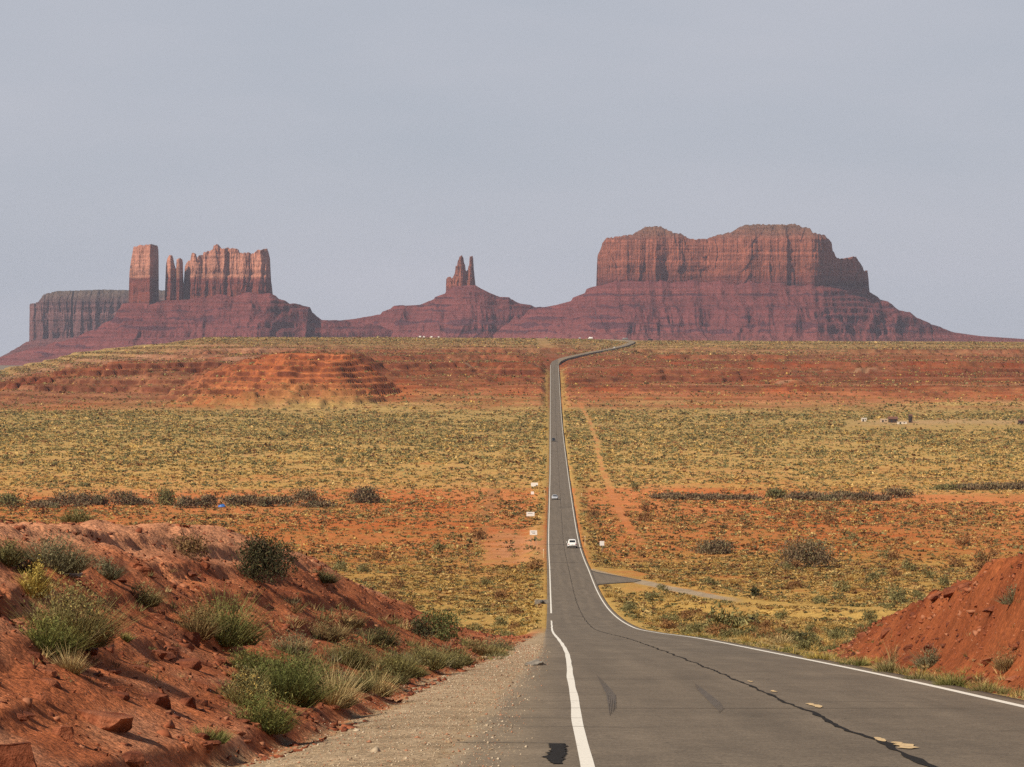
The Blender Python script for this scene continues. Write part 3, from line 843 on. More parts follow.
def cliff(name, d, topp, plan, base_py, depth, mat, parent, seed, flute=14, step=0.3, rim=None, cap=1.2, taper=0.06, cell=26, tier=1.0, edgek=0.85):
    """rock wall: front and back skins between the foot and an uneven skyline, closed at the sides"""
    p0, p1 = topp[0][0], topp[-1][0]
    pxs = np.linspace(p0, p1, max(24, int((p1 - p0) / step)))
    yop = np.interp(pxs, [q[0] for q in plan], [q[1] for q in plan])
    w0 = (p1 - p0) / F_PX * d
    ed = 1 - sm(np.minimum(pxs - p0, p1 - pxs) / F_PX * d, 0, min(w0 * 0.14, 40))
    de = d + yop + ed * depth / 2 * 0.6 + flute
    xs = px2x(pxs, de)
    order_ = np.argsort(xs); xs = xs[order_]; pxs = pxs[order_]; de = de[order_]; yop = yop[order_]
    tops = np.interp(pxs, [q[0] for q in topp], [q[1] for q in topp]); bots = np.interp(pxs, [q[0] for q in base_py], [q[1] for q in base_py])
    ztop_ = py2z(tops, de); zbot_ = py2z(bots, de)
    yo = lambda X_: np.interp(X_, xs, yop)
    w = xs[-1] - xs[0]
    nt_ = 56
    t = np.linspace(0, 1, nt_)
    X, T = np.meshgrid(xs, t)
    ztop = ztop_[None] + 2.0 * perlin(X / 6, 0 * X, 600 + seed) + 1.5 * np.sign(perlin(X / 14, 0 * X + 3, 601 + seed)); zbot = zbot_[None] + 0 * X - 22
    ztop = np.maximum(ztop, zbot + 4)
    Z = zbot + (ztop - zbot) * T
    # joints and buttresses: angular columns of uneven width, another set higher up
    def facets(sd):
        r = np.random.default_rng(sd)
        wds = cell * r.lognormal(-0.15, 0.75, int(w / cell * 3) + 12)
        bp = xs[0] - cell + np.cumsum(wds); val = r.uniform(0, 2.2, len(bp)) * np.where(r.uniform(0, 1, len(bp)) < .3, 1.7, .8)
        return bp, val
    bpA, vA = facets(5000 + seed); bpB, vB = facets(6000 + seed)
    Xw = X + 5 * perlin(Z / 35, X / 60, 606 + seed)
    triA = np.interp(Xw, bpA, vA); triB = np.interp(Xw, bpB, vB)
    sw = sm(T + 0.35 * perlin(X / (cell * 3), 0 * X, 607 + seed), 0.45, 0.55)
    tri = triA * (1 - sw * tier) + triB * sw * tier
    nb = perlin(X / (cell * 2.1), Z / 400, 610 + seed) * 1.3
    f2 = fbm(X / (cell * .42), Z / 260, 4, 620 + seed, ridged=True)
    f3 = fbm(X / 16, Z / 30, 3, 630 + seed)
    bed = perlin(Z / 9.0, X / 500, 640 + seed) * 2.2 + perlin(Z / 27.0, X / 900, 641 + seed) * 3.5
    slab = np.round(1.6 * perlin(X / (cell * 1.6), Z / 120, 650 + seed)) * flute * 0.55
    off = flute * (1.0 * tri + 1.0 * nb + 0.32 * f2) + slab + 3.0 * f3 + bed
    hgt = (ztop - zbot)
    off = off + taper * (Z - zbot)
    if rim is not None:
        zr = py2z(rim, d)
        off = off + cap * np.maximum(0, Z - zr)
    edge = 1 - sm(np.minimum(X - xs[0], xs[-1] - X), 0, min(w * 0.14, 40))
    hd = depth / 2
    off = off + edge * hd * edgek
    Yf = d + yo(X) + off
    bk = np.maximum(d + yo(X) + depth - edge * hd * 0.7 - taper * (Z - zbot) + 0.5 * flute * nb, Yf + 4)
    if rim is not None: bk = np.maximum(bk - cap * np.maximum(0, Z - zr) * .6, Yf + 5)
    vf = np.stack([X, Yf, Z], -1).reshape(-1, 3); vb = np.stack([X, bk, Z], -1).reshape(-1, 3)
    nc = len(xs); n = nt_ * nc
    gf = grid_faces(nt_, nc)
    faces = [gf, gf[:, ::-1] + n]
    i = np.arange(nc - 1) + (nt_ - 1) * nc
    faces.append(np.stack([i, i + 1, i + 1 + n, i + n], 1))
    j = np.arange(nt_ - 1) * nc
    faces.append(np.stack([j, j + nc, j + nc + n, j + n], 1))
    j = j + nc - 1
    faces.append(np.stack([j + nc, j, j + n, j + nc + n], 1))
    me = np_mesh(name, np.concatenate([vf, vb]), faces, smooth=False)
    return link(name, me, mat, parent)

def zband(d, pts): return [(py2z(y, d), c) for y, c in pts]
def zdark(d, pts): return [(py2z(y, d), h * d / F_PX) for y, h in pts]

TAL = (.150, .050, .047); TALL = (.175, .058, .050); MAR = (.10, .034, .036)

# great butte on the right
DB = 12000.0
bm_ = butte_mat('great_butte_rock', zband(DB, [(345, (.20, .066, .05)), (322, (.21, .062, .046)), (312, TAL), (290, (.24, .075, .05)), (286, MAR), (277, (.22, .07, .05)), (272, (.28, .095, .062)), (250, (.33, .118, .075)), (240, (.32, .12, .08)), (235, (.22, .10, .07)), (222, (.2, .12, .08))]))
bt_ = butte_mat('great_butte_scree', zband(DB, [(345, (.18, .066, .056)), (325, (.165, .056, .052)), (312, TAL), (290, TALL), (284, TAL)]), 0.22, False, None, zdark(DB, [(331.5, 2.2), (325, 2.8), (317.5, 1.8), (307, 1.3), (295, 1.3)]))
PLB = [(400, 380), (520, 260), (560, 150), (597, 60), (612, 10), (640, -10), (700, 20), (745, -30), (812, -45), (822, -20), (871, 210), (930, 300), (1090, 420)]
b = empty('butte', (0, 0, 0))
tag(b, 'broad massive red butte with a stepped flat top right of the road', 'butte', None, 'structure')
cliff('cliff', DB, [(597, 284), (597.6, 265), (598.3, 255), (602, 248), (604, 241), (606, 238), (617, 236.5), (633, 234), (645, 227.3), (647, 225.5), (662, 226), (670, 230), (675, 233), (683, 233.5), (686, 236), (691, 239), (706, 239), (716, 235.5), (735, 231),
      (745, 224.5), (760, 223.5), (785, 224), (797, 223), (804, 226), (812, 228), (814, 232.5), (826, 235), (828, 238), (832, 243), (833, 250), (836, 256), (840, 259), (848, 258), (851, 259.5), (853, 257), (857, 257), (860, 262), (864, 271), (866.5, 272), (867.5, 270), (869, 270.5), (870, 277), (871, 292)],
      PLB, [(590, 285), (650, 283), (720, 284), (800, 287), (840, 290), (875, 294)], 330, bm_, b, 1, tier=.35, flute=8, rim=239, cap=1.25, cell=34)
talus('talus', DB, [(470, 352), (500, 330), (520, 318), (535, 308.5), (545, 307), (556, 305), (571, 301), (573, 297.5), (585, 293), (586.5, 289), (592, 287), (597, 286), (610, 284), (700, 283), (800, 286), (868, 291), (878, 297), (880, 299.5), (888, 301.5), (896, 308), (898, 310.5), (915, 318), (929, 324.5), (931, 327), (940, 329),
      (955, 332.5), (980, 336), (1024, 339), (1080, 344), (1130, 352)], PLB, 470, 1130, bt_, b, 1, under=(597, 871), ledges=[(py2z(331, DB), 16), (py2z(324, DB), 22), (py2z(317, DB), 14), (py2z(307, DB), 10), (py2z(301, DB), 8), (py2z(294, DB), 9)])

# spired butte in the middle
DK = 12500.0
km = butte_mat('spired_butte_rock', zband(DK, [(345, (.21, .066, .05)), (300, (.23, .07, .048)), (285, (.25, .08, .05)), (277, (.31, .115, .075)), (255, (.33, .125, .08))]))
kt = butte_mat('spired_butte_scree', zband(DK, [(345, (.18, .064, .056)), (324, (.165, .056, .052)), (318, TAL), (300, TALL), (285, TAL)]), 0.22, False, None, zdark(DK, [(331, 2.2), (323, 2.6), (305.5, 2.0), (311, 1.3), (298, 1.1)]))
b = empty('butte', (0, 0, 0))
tag(b, 'low cone shaped red butte topped by two thin rock spires', 'butte', None, 'structure')
PLK = [(300, 150), (385, 40), (440, 0), (485, -10), (540, 90), (640, 260)]
cliff('spire', DK, [(446, 289), (446.2, 278.5), (447.5, 277.5), (450, 277), (452, 278), (453.5, 275.5), (455, 272), (455.6, 266.5), (457, 266), (457.8, 260), (458.8, 259.5), (459.4, 257), (461.5, 255.6), (463.2, 257), (463.8, 262), (465, 264.5), (465.4, 269),
      (466.6, 271.5), (467.6, 270.5), (468.4, 266.5), (469.2, 266), (469.6, 257), (470, 256), (472.5, 255.6), (473.1, 258), (473.5, 266), (474.4, 276), (475.2, 283), (476.5, 290)],
      [(446, 8), (452, 4), (454, -6), (461, -12), (466.5, 6), (470, -8), (476, 16)], [(440, 287), (480, 286)], 60, km, b, 2, flute=3.5, cell=9, taper=.05, edgek=.3, step=.15)
talus('talus', DK, [(255, 352), (290, 330), (330, 321.5), (355, 320.5), (381, 318), (382.5, 314.5), (386, 312.5), (395, 306.3), (420, 304.8), (427, 302.5), (434, 299), (435, 297), (445, 293.5), (447, 290), (455, 286), (475, 285), (481, 288.5), (490, 293), (500, 297), (509.5, 297.3), (511, 299.5), (520, 303.5), (531, 305), (535, 307.3), (545, 308), (570, 312), (620, 330), (680, 350)],
      PLK, 255, 680, kt, b, 2, ledges=[(py2z(322, DK), 22), (py2z(330, DK), 14), (py2z(305, DK), 15), (py2z(298, DK), 11), (py2z(311, DK), 9)])

# castle butte on the left
DC = 12200.0
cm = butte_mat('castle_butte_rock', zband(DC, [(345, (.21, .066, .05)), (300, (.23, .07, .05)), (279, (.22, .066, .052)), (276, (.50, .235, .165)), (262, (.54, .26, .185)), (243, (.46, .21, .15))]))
ct = butte_mat('castle_butte_scree', zband(DC, [(372, (.17, .068, .06)), (340, (.175, .06, .055)), (318, TAL), (300, TALL), (290, TAL)]), 0.24, False, None, zdark(DC, [(320, 2.6), (328, 1.8), (337, 1.6), (311, 1.5), (346, 1.3), (354, 1.3)]))
b = empty('butte', (0, 0, 0))
tag(b, 'red castle like butte crowned by a crenellated wall and a square tower', 'butte', None, 'structure')
PLC = [(-120, 500), (0, 330), (60, 180), (110, 80), (128, 20), (160, 0), (200, 0), (272, -10), (312, 90), (345, 150), (460, 300)]
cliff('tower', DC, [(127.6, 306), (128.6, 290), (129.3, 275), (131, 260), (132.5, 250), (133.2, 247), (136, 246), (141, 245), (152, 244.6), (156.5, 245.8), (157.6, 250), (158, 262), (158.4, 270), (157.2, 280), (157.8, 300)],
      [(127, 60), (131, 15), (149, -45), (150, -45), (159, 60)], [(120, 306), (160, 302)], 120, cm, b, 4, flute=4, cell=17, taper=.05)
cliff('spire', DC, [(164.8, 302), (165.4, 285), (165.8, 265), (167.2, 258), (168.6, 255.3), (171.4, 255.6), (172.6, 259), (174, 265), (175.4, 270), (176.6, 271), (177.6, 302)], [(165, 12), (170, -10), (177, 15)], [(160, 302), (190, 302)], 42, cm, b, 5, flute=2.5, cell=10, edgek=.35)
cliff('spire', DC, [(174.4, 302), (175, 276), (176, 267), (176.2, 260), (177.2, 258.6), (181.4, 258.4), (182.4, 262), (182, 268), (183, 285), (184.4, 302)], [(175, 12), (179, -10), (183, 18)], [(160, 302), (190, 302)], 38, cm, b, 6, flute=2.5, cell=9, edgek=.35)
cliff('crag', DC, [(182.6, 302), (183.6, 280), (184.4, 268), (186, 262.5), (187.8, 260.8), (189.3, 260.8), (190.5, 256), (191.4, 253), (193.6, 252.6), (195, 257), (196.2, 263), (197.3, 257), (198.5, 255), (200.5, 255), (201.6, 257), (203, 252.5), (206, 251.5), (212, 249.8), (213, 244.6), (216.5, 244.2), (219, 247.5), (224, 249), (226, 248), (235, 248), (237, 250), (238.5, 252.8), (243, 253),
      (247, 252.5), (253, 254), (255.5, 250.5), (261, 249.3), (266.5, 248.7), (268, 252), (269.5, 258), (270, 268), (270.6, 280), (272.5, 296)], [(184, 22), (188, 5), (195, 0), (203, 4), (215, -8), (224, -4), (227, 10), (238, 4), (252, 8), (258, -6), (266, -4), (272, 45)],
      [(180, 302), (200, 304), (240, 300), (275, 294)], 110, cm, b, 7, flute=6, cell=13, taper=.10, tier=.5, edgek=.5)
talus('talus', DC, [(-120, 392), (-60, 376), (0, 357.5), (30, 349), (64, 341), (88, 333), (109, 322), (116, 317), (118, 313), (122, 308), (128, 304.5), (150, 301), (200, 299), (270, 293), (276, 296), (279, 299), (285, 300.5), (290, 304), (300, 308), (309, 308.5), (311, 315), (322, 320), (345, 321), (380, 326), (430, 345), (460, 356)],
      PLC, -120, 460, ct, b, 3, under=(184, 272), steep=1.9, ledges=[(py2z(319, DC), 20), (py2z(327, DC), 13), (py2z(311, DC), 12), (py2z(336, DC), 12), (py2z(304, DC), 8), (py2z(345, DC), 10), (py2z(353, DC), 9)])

# far mesa at the left edge
DM = 15000.0
mm = butte_mat('far_mesa_rock', zband(DM, [(372, (.20, .08, .06)), (345, (.21, .075, .055)), (335, (.25, .11, .085)), (308, (.27, .13, .10)), (303, (.20, .10, .08)), (297, (.20, .13, .09)), (289, (.18, .14, .09))]), 0.25, True, (.60, .60, .74))  # bluish tint puts extra distance haze into the rock colour
b = empty('mesa', (0, 0, 0))
tag(b, 'distant hazy flat mesa behind the castle butte at far left', 'mesa', None, 'structure')
PLM = [(-120, 400), (28, 90), (40, 30), (80, 0), (165, 60), (300, 200)]
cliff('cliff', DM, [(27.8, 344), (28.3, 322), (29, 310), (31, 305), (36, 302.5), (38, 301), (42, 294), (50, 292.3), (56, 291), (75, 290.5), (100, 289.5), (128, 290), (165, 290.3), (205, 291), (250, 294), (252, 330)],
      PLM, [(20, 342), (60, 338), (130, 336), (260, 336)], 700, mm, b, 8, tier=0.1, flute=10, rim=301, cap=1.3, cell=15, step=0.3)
talus('talus', DM, [(-140, 392), (-60, 374), (0, 357), (14, 350), (26, 342), (40, 339), (130, 335), (260, 335), (300, 345), (340, 372)], PLM, -140, 340, mm, b, 4, steep=1.5, ledges=[(py2z(352, DM), 9)])

# ------------------------------------------------------------------ plants
def tuft_arrays(n, w, h, blade_w, seed, lean=0.9, cols=((.2, .17, .06),), bend=0.35, dome=1.0, tipcol=None, segs=2):
    """many thin tapering blades rising from a patch; returns verts, faces, colours"""
    r = np.random.default_rng(seed)
    K = int(np.clip(n // 70, 3, 16)); sc_ = r.uniform(.5, 1.08, K); ka = r.uniform(0, 2 * np.pi, K); kr = np.sqrt(r.uniform(0, 1, K)) * .30 * w
    sc_ *= 1.08 - .45 * kr / (.30 * w)
    k_ = r.integers(0, K, n)
    ang = r.uniform(0, 2 * np.pi, n); rad = np.sqrt(r.uniform(0, 1, n))
    bx = kr[k_] * np.cos(ka[k_]) + 0.13 * w * rad * np.cos(ang); by = kr[k_] * np.sin(ka[k_]) + 0.13 * w * rad * np.sin(ang)
    L = h * sc_[k_] * (0.35 + 0.72 * r.uniform(0, 1, n) ** .7)
    ox_ = kr[k_] / (.30 * w) * .55
    tilt = lean * np.clip(.75 * rad + r.normal(0, .22, n) , -1.2, 1.2)
    a2 = ang + r.normal(0, 0.7, n)
    dx = np.sin(tilt) * np.cos(a2) + ox_ * np.cos(ka[k_]) * lean; dy = np.sin(tilt) * np.sin(a2) + ox_ * np.sin(ka[k_]) * lean; dz = np.cos(tilt)
    nl_ = np.sqrt(dx * dx + dy * dy + dz * dz); dx, dy, dz = dx / nl_, dy / nl_, dz / nl_
    sa = r.uniform(0, 2 * np.pi, n)
    sx = np.cos(sa); sy = np.sin(sa)
    V = []; COL = []
    cols = np.array(cols); ci = np.where(r.uniform(0, 1, n) < .7, r.integers(0, len(cols), K)[k_], r.integers(0, len(cols), n))
    base = cols[ci] * (0.6 + 0.8 * r.uniform(0, 1, n))[:, None]
    tc_ = base if tipcol is None else np.where((r.uniform(0, 1, n) < 0.55)[:, None], np.array(tipcol)[None] * (0.8 + .4 * r.uniform(0, 1, n))[:, None], base)
    for k in range(segs + 1):
        q = k / segs
        px = bx + dx * L * q + bend * L * q * q * 0.5 * np.cos(a2); py = by + dy * L * q + bend * L * q * q * 0.5 * np.sin(a2)
        pz = dz * L * q - bend * L * q * q * 0.22 - 0.03
        wd_ = blade_w * (1.0 - 0.85 * q) * (0.7 + 0.6 * r.uniform(0, 1, n)) * 0.5
        V.append(np.stack([px - sx * wd_, py - sy * wd_, pz], 1)); V.append(np.stack([px + sx * wd_, py + sy * wd_, pz], 1))
        cc = base * (1 - q) + tc_ * q
        COL += [cc, cc]
    V = np.stack(V, 1); COL = np.stack(COL, 1)              # (n, 2(segs+1), 3)
    m = V.shape[1]
    f = np.array([[2*k, 2*k+1, 2*k+3, 2*k+2] for k in range(segs)])
    F = (np.arange(n)[:, None, None] * m + f[None]).reshape(-1, 4)
    return V.reshape(-1, 3), F, COL.reshape(-1, 3)

def leafy_arrays(n, w, h, leaf, seed, cols):
    """rounded shrub of small leaf faces gathered in clumps through its volume"""
    r = np.random.default_rng(seed)
    nc = max(7, n // 26)
    a = r.uniform(0, 2*np.pi, nc); rr = np.sqrt(r.uniform(0, 1, nc)); zz = r.uniform(0.15, 0.95, nc)
    lim = np.sqrt(np.clip(1 - (zz * 0.92) ** 2, 0.05, 1))
    cx = 0.5 * w * rr * lim * np.cos(a); cy = 0.5 * w * rr * lim * np.sin(a); cz = h * zz * (0.8 + 0.3 * r.uniform(0, 1, nc)) * 0.92
    k = r.integers(0, nc, n)
    s = 0.13 * w
    p = np.stack([cx[k], cy[k], cz[k]], 1) + r.normal(0, 1, (n, 3)) * np.array([s, s, h * 0.12])
    p[:, 2] = np.abs(p[:, 2])
    u = r.normal(0, 1, (n, 3)); u[:, 2] += 0.9; u /= np.linalg.norm(u, axis=1)[:, None]
    v = np.cross(u, r.normal(0, 1, (n, 3))); v /= np.linalg.norm(v, axis=1)[:, None]
    L = leaf * (0.6 + 0.8 * r.uniform(0, 1, n))[:, None]
    V = np.stack([p - v * L * .22, p + v * L * .22, p + v * L * .10 + u * L, p - v * L * .10 + u * L], 1)
    cols = np.array(cols); cc = cols[r.integers(0, len(cols), nc)][k] * (0.75 + 0.5 * r.uniform(0, 1, n))[:, None]
    return V.reshape(-1, 3), np.arange(n * 4).reshape(-1, 4), np.repeat(cc, 4, 0)

GREEN = [(.085, .10, .028), (.115, .125, .035), (.15, .145, .045)]
OLIVE = [(.15, .13, .05), (.19, .165, .065), (.115, .11, .045)]
GREY = [(.15, .135, .075), (.20, .18, .10), (.12, .11, .06)]
DARK = [(.05, .05, .022), (.075, .07, .03), (.06, .052, .028)]
STRAW = [(.42, .32, .15), (.36, .26, .11), (.30, .20, .09)]
GOLD = [(.40, .29, .07), (.33, .24, .06), (.25, .20, .06)]
BROWN = [(.17, .10, .045), (.22, .14, .06), (.12, .075, .035)]

def twig_mesh(w, h, seed, n=34):
    r = np.random.default_rng(seed + 900)
    v, f, _ = tuft_arrays(n, w * 0.95, h * 1.08, max(0.010, w * 0.009), seed + 77, lean=1.0, bend=0.1, segs=2)
    m_ = 6; f = np.where(f % m_ < 2, f % m_, f)
    return np_mesh('branches', v, f)

def plant(name, label, cat, group, px, py, wpx, hpx, kind, cols, n, tip=None, seed=0, lean=.95):
    p = pick(px, py)
    k = p.y / F_PX
    w, h = wpx * k * 1.05, hpx * k * 1.18
    root = empty(name, (p.x, p.y + w * 0.25, hpt(p.x, p.y + w * 0.25) - 0.02), random.uniform(0, 6.28))
    tag(root, label, cat, group)
    if kind == 'tuft':
        v, f, c = tuft_arrays(n, w, h * 1.05, max(k * 0.75, 0.008), seed, cols=cols, tipcol=tip, lean=lean)
        if name == 'shrub':
            v2, f2, c2 = leafy_arrays(int(n * .8), w * .9, h * .86, max(k * 1.5, .03), seed + 5, list(cols) + ([tip] if tip else []))
            v, f, c = np.concatenate([v, v2]), np.concatenate([f, f2 + len(v)]), np.concatenate([c, c2])
    else:
        v, f, c = leafy_arrays(int(n * 1.7), w, h, max(k * 2.2, 0.05), seed, cols)
    link('foliage', np_mesh('foliage', v, f, c), M_FOL, root)
    link('branches', twig_mesh(w, h, seed), M_TWIG, root)
    return root

GL = 'shrubs and grass clumps on the left bank'
FG = [
 # name, label, px, py(base), w, h, kind, cols, n, tip
 ('shrub', 'grey green shrub cut off by the left edge atop the bank', 6, 566, 34, 28, 'tuft', OLIVE, 900, None),
 ('shrub', 'rounded grey green shrub atop the left bank above the yellow bush', 52, 570, 62, 40, 'tuft', GREY, 1500, (.2, .17, .08)),
 ('shrub', 'small dark shrub beside the rounded grey green one atop the bank', 26, 574, 32, 22, 'tuft', DARK, 600, None),
 ('shrub', 'small golden yellow bush at the upper left of the bank', 33, 600, 26, 34, 'tuft', GOLD, 700, (.45, .34, .08)),
 ('shrub', 'largest yellow green brush clump on the left bank slope', 66, 646, 84, 64, 'tuft', OLIVE, 2600, (.30, .23, .08)),
 ('shrub', 'bright green lower lobe of brush under the largest clump', 45, 652, 58, 42, 'tuft', GREEN, 1500, (.2, .19, .05)),
 ('grass_clump', 'tawny dry grass clump hanging below the largest brush clump', 71, 672, 30, 32, 'tuft', STRAW, 700, None),
 ('shrub', 'compact round grey shrub alone on the bare bank top', 105, 578, 26, 21, 'tuft', GREY, 600, None),
 ('shrub', 'pale thin shrub in the middle of the upper red bank', 143, 604, 30, 24, 'tuft', OLIVE, 500, (.28, .22, .1)),
 ('grass_clump', 'tiny green grass clump on bare red slope right of largest brush', 124, 641, 22, 15, 'tuft', GREEN, 300, (.3, .26, .08)),
 ('shrub', 'wide spreading green shrub halfway down the red bank', 222, 646, 74, 50, 'tuft', GREEN, 1900, (.22, .2, .07)),
 ('shrub', 'brownish twiggy shrub at left of the wide spreading green one', 196, 638, 42, 34, 'tuft', BROWN, 700, (.2, .17, .07)),
 ('shrub', 'tall dark shrub standing on the crest of the left bank', 258, 583, 38, 40, 'leafy', DARK, 2200, None),
 ('shrub', 'dark olive shrub just right of the tall crest shrub', 278, 578, 36, 32, 'leafy', DARK, 900, None),
 ('shrub', 'low dark dead brush on the bank top left of the crest shrub', 188, 557, 40, 20, 'leafy', BROWN, 600, None),
 ('shrub', 'low greenish mat of brush behind the tall crest shrub', 322, 584, 40, 14, 'tuft', DARK, 600, (.14, .12, .05)),
 ('shrub', 'broad dark green shrub low on the bank near the gravel', 286, 702, 92, 54, 'tuft', GREEN, 3200, (.11, .12, .035)),
 ('shrub', 'dark green left shoulder of brush above the yellow green clump', 246, 674, 44, 28, 'tuft', GREEN, 1000, (.16, .15, .05)),
 ('shrub', 'yellow green brush clump in front of the broad dark green shrub', 243, 706, 46, 36, 'tuft', OLIVE, 1100, (.36, .26, .08)),
 ('shrub', 'rounded green clump lowest on the bank above red rubble', 264, 730, 62, 38, 'tuft', GREEN, 1500, (.22, .20, .06)),
 ('grass_clump', 'pale straw coloured tall grass right of the broad green shrub', 334, 708, 46, 46, 'tuft', STRAW, 1100, (.5, .4, .2)),
 ('grass_clump', 'short green grass clump alone at the bottom of the bank', 208, 741, 38, 22, 'tuft', GREEN, 600, (.24, .21, .07)),
 ('shrub', 'grey brush strip upslope of the broad dark green shrub', 290, 656, 46, 26, 'tuft', GREY, 800, (.24, .2, .1)),
 ('shrub', 'brown brush halfway down the right flank of the bank', 322, 640, 44, 26, 'tuft', BROWN, 800, (.2, .16, .07)),
 ('shrub', 'dull green low brush above the straw grass', 352, 668, 58, 32, 'tuft', OLIVE, 1300, (.19, .16, .06)),
 ('shrub', 'faded brush clump along the upper right flank of the bank', 348, 628, 38, 18, 'tuft', BROWN, 600, (.16, .13, .06)),
 ('grass_clump', 'second straw coloured grass clump down by the gravel', 374, 694, 36, 28, 'tuft', STRAW, 800, (.42, .33, .15)),
 ('shrub', 'green brush in the middle of the toe thicket', 394, 676, 48, 30, 'tuft', OLIVE, 1200, (.22, .19, .06)),
 ('shrub', 'dark brush behind the toe thicket', 378, 646, 40, 20, 'tuft', DARK, 700, (.15, .13, .05)),
 ('shrub', 'olive brush at the right end of the toe thicket', 426, 668, 46, 24, 'tuft', OLIVE, 1100, (.23, .19, .07)),
 ('shrub', 'bright green bush behind the end of the left bank', 440, 640, 42, 24, 'leafy', [(.08, .09, .03), (.12, .125, .045), (.09, .09, .03)], 1200, None),
 ('shrub', 'small dark green bush left of the bright green bush', 420, 637, 24, 14, 'leafy', DARK, 400, None),
 ('grass_clump', 'yellowish grass tuft at the tip of the left bank', 458, 664, 40, 18, 'tuft', OLIVE, 800, (.3, .24, .08)),
 ('grass_clump', 'last dry grass tuft where gravel narrows to the road', 492, 656, 38, 14, 'tuft', OLIVE, 700, (.34, .26, .1)),
 ('grass_clump', 'low tan grass tuft behind the last dry tuft', 470, 648, 36, 12, 'tuft', BROWN, 500, (.26, .2, .09)),
]
FG.append(('shrub', 'low olive shrub on the far lip of the bank before the shrub line', 75, 522, 36, 14, 'tuft', OLIVE, 700, (.24, .2, .08)))
for i, (nm_, lb, px, py, w, h, kd, cl, n, tip) in enumerate(FG):
    plant(nm_, lb, 'shrub' if nm_ == 'shrub' else 'grass', GL, px, py, w, h, kd, cl, int(n * 1.25), tip, 40 + i)
rt = random.Random(77)
for i in range(24):
    t_ = (i + rt.random()) / 24
    px = 236 + 262 * t_; py = 712 - 40 * t_ - 18 * t_ * t_ + rt.uniform(-34, 2) * (1 - .75 * t_)
    plant('shrub', 'brush clump merging into the thicket along the foot of the left bank', 'shrub', 'brush clumps in the thicket at the foot of the left bank', px, py, rt.uniform(26, 44), rt.uniform(16, 30) * (1 - .35 * t_), 'tuft', rt.choice([OLIVE, GREEN, BROWN, GREY, OLIVE]), 750, rt.choice([None, (.26, .21, .09), (.2, .17, .07)]), 400 + i)
GR = 'brush along the right bank and verge'
FR = [
 ('grass_clump', 'green weedy clump at the foot of the right bank nearest the edge', 990, 693, 40, 18, 'tuft', OLIVE, 700, (.3, .25, .08)),
 ('grass_clump', 'green weeds left of the nearest clump below the right bank', 955, 687, 44, 17, 'tuft', GREEN, 800, (.22, .2, .06)),
 ('grass_clump', 'dark olive weeds midway along the foot of the right bank', 922, 681, 40, 16, 'tuft', OLIVE, 700, None),
 ('grass_clump', 'pale weeds under the upright stalks of the right bank', 890, 673, 40, 16, 'tuft', OLIVE, 700, (.34, .27, .12)),
 ('grass_clump', 'low weeds near the thin end of the right bank', 858, 666, 40, 12, 'tuft', GREEN, 600, (.26, .22, .08)),
 ('grass_clump', 'golden weeds at the left tip of the right bank', 826, 660, 42, 13, 'tuft', GOLD, 600, None),
 ('grass_clump', 'tall thin pale stalks standing against the right bank', 893, 664, 10, 36, 'tuft', STRAW, 40, None),
 ('shrub', 'grey shrub on the lower face of the right bank', 930, 668, 30, 22, 'tuft', GREY, 600, None),
 ('shrub', 'small grey shrub high on the right bank by the frame edge', 1012, 604, 18, 20, 'tuft', GREY, 350, None),
 ('shrub', 'tawny shrub low on the right bank near the frame edge', 1010, 668, 34, 24, 'tuft', BROWN, 500, (.3, .22, .09)),
 ('shrub', 'dark low shrub beside the road before the right bank', 801, 648, 28, 14, 'leafy', DARK, 500, None),
 ('shrub', 'straw shrub by the road left of the dark low shrub', 782, 646, 34, 16, 'tuft', STRAW, 500, None),
 ('shrub', 'tiny black stump like shrub in the yellow grass', 752, 626, 8, 9, 'leafy', [(.02, .018, .015)], 160, None),
 ('shrub', 'small dark shrub uphill in the yellow grass right of road', 756, 597, 8, 9, 'leafy', DARK, 200, None),
]
for i, (nm_, lb, px, py, w, h, kd, cl, n, tip) in enumerate(FR):
    plant(nm_, lb, 'shrub' if nm_ == 'shrub' else 'grass', GR, px, py, w, h, kd, cl, n, tip, 140 + i, lean=0.25 if 'stalks' in lb else .95)

# large dark bushes along the dry washes
def wash_bush(px, py, wpx, hpx, label, cols, seed, n=900):
    p = pick(px, py)
    if p.y < 300: p = Vector((px2x(px, 1050), 1050, hpt(px2x(px, 1050), 1050)))
    k = p.y / F_PX; w, h = wpx * k, hpx * k
    root = empty('bush', (p.x, p.y, p.z - 0.1)); tag(root, label, 'bush', 'dark bushes along the dry washes')
    v, f, c = leafy_arrays(int(n * 2.2), w, h * 1.15, max(2.2 * k, 0.3), seed, cols)
    link('foliage', np_mesh('foliage', v, f, c), M_FOL, root)
    v, f, c = tuft_arrays(16, w, h * .9, 0.08, seed + 1, lean=1.0); f = np.where(f % 6 < 2, f % 6, f)
    link('branches', np_mesh('branches', v, f), M_TWIG, root)
WD = [(.115, .075, .045), (.16, .105, .06), (.20, .145, .08), (.13, .11, .055)]
wash_bush(806, 568, 50, 25, 'largest dark round bush alone on the plain right of the road', WD, 300, 1600)
wash_bush(716, 554, 36, 13, 'low wide dark bush left of the largest round bush', WD, 301)
wash_bush(364, 503, 30, 14, 'dark bush standing by itself right of the left shrub line', WD, 302)
r_ = random.Random(5)
spots = []
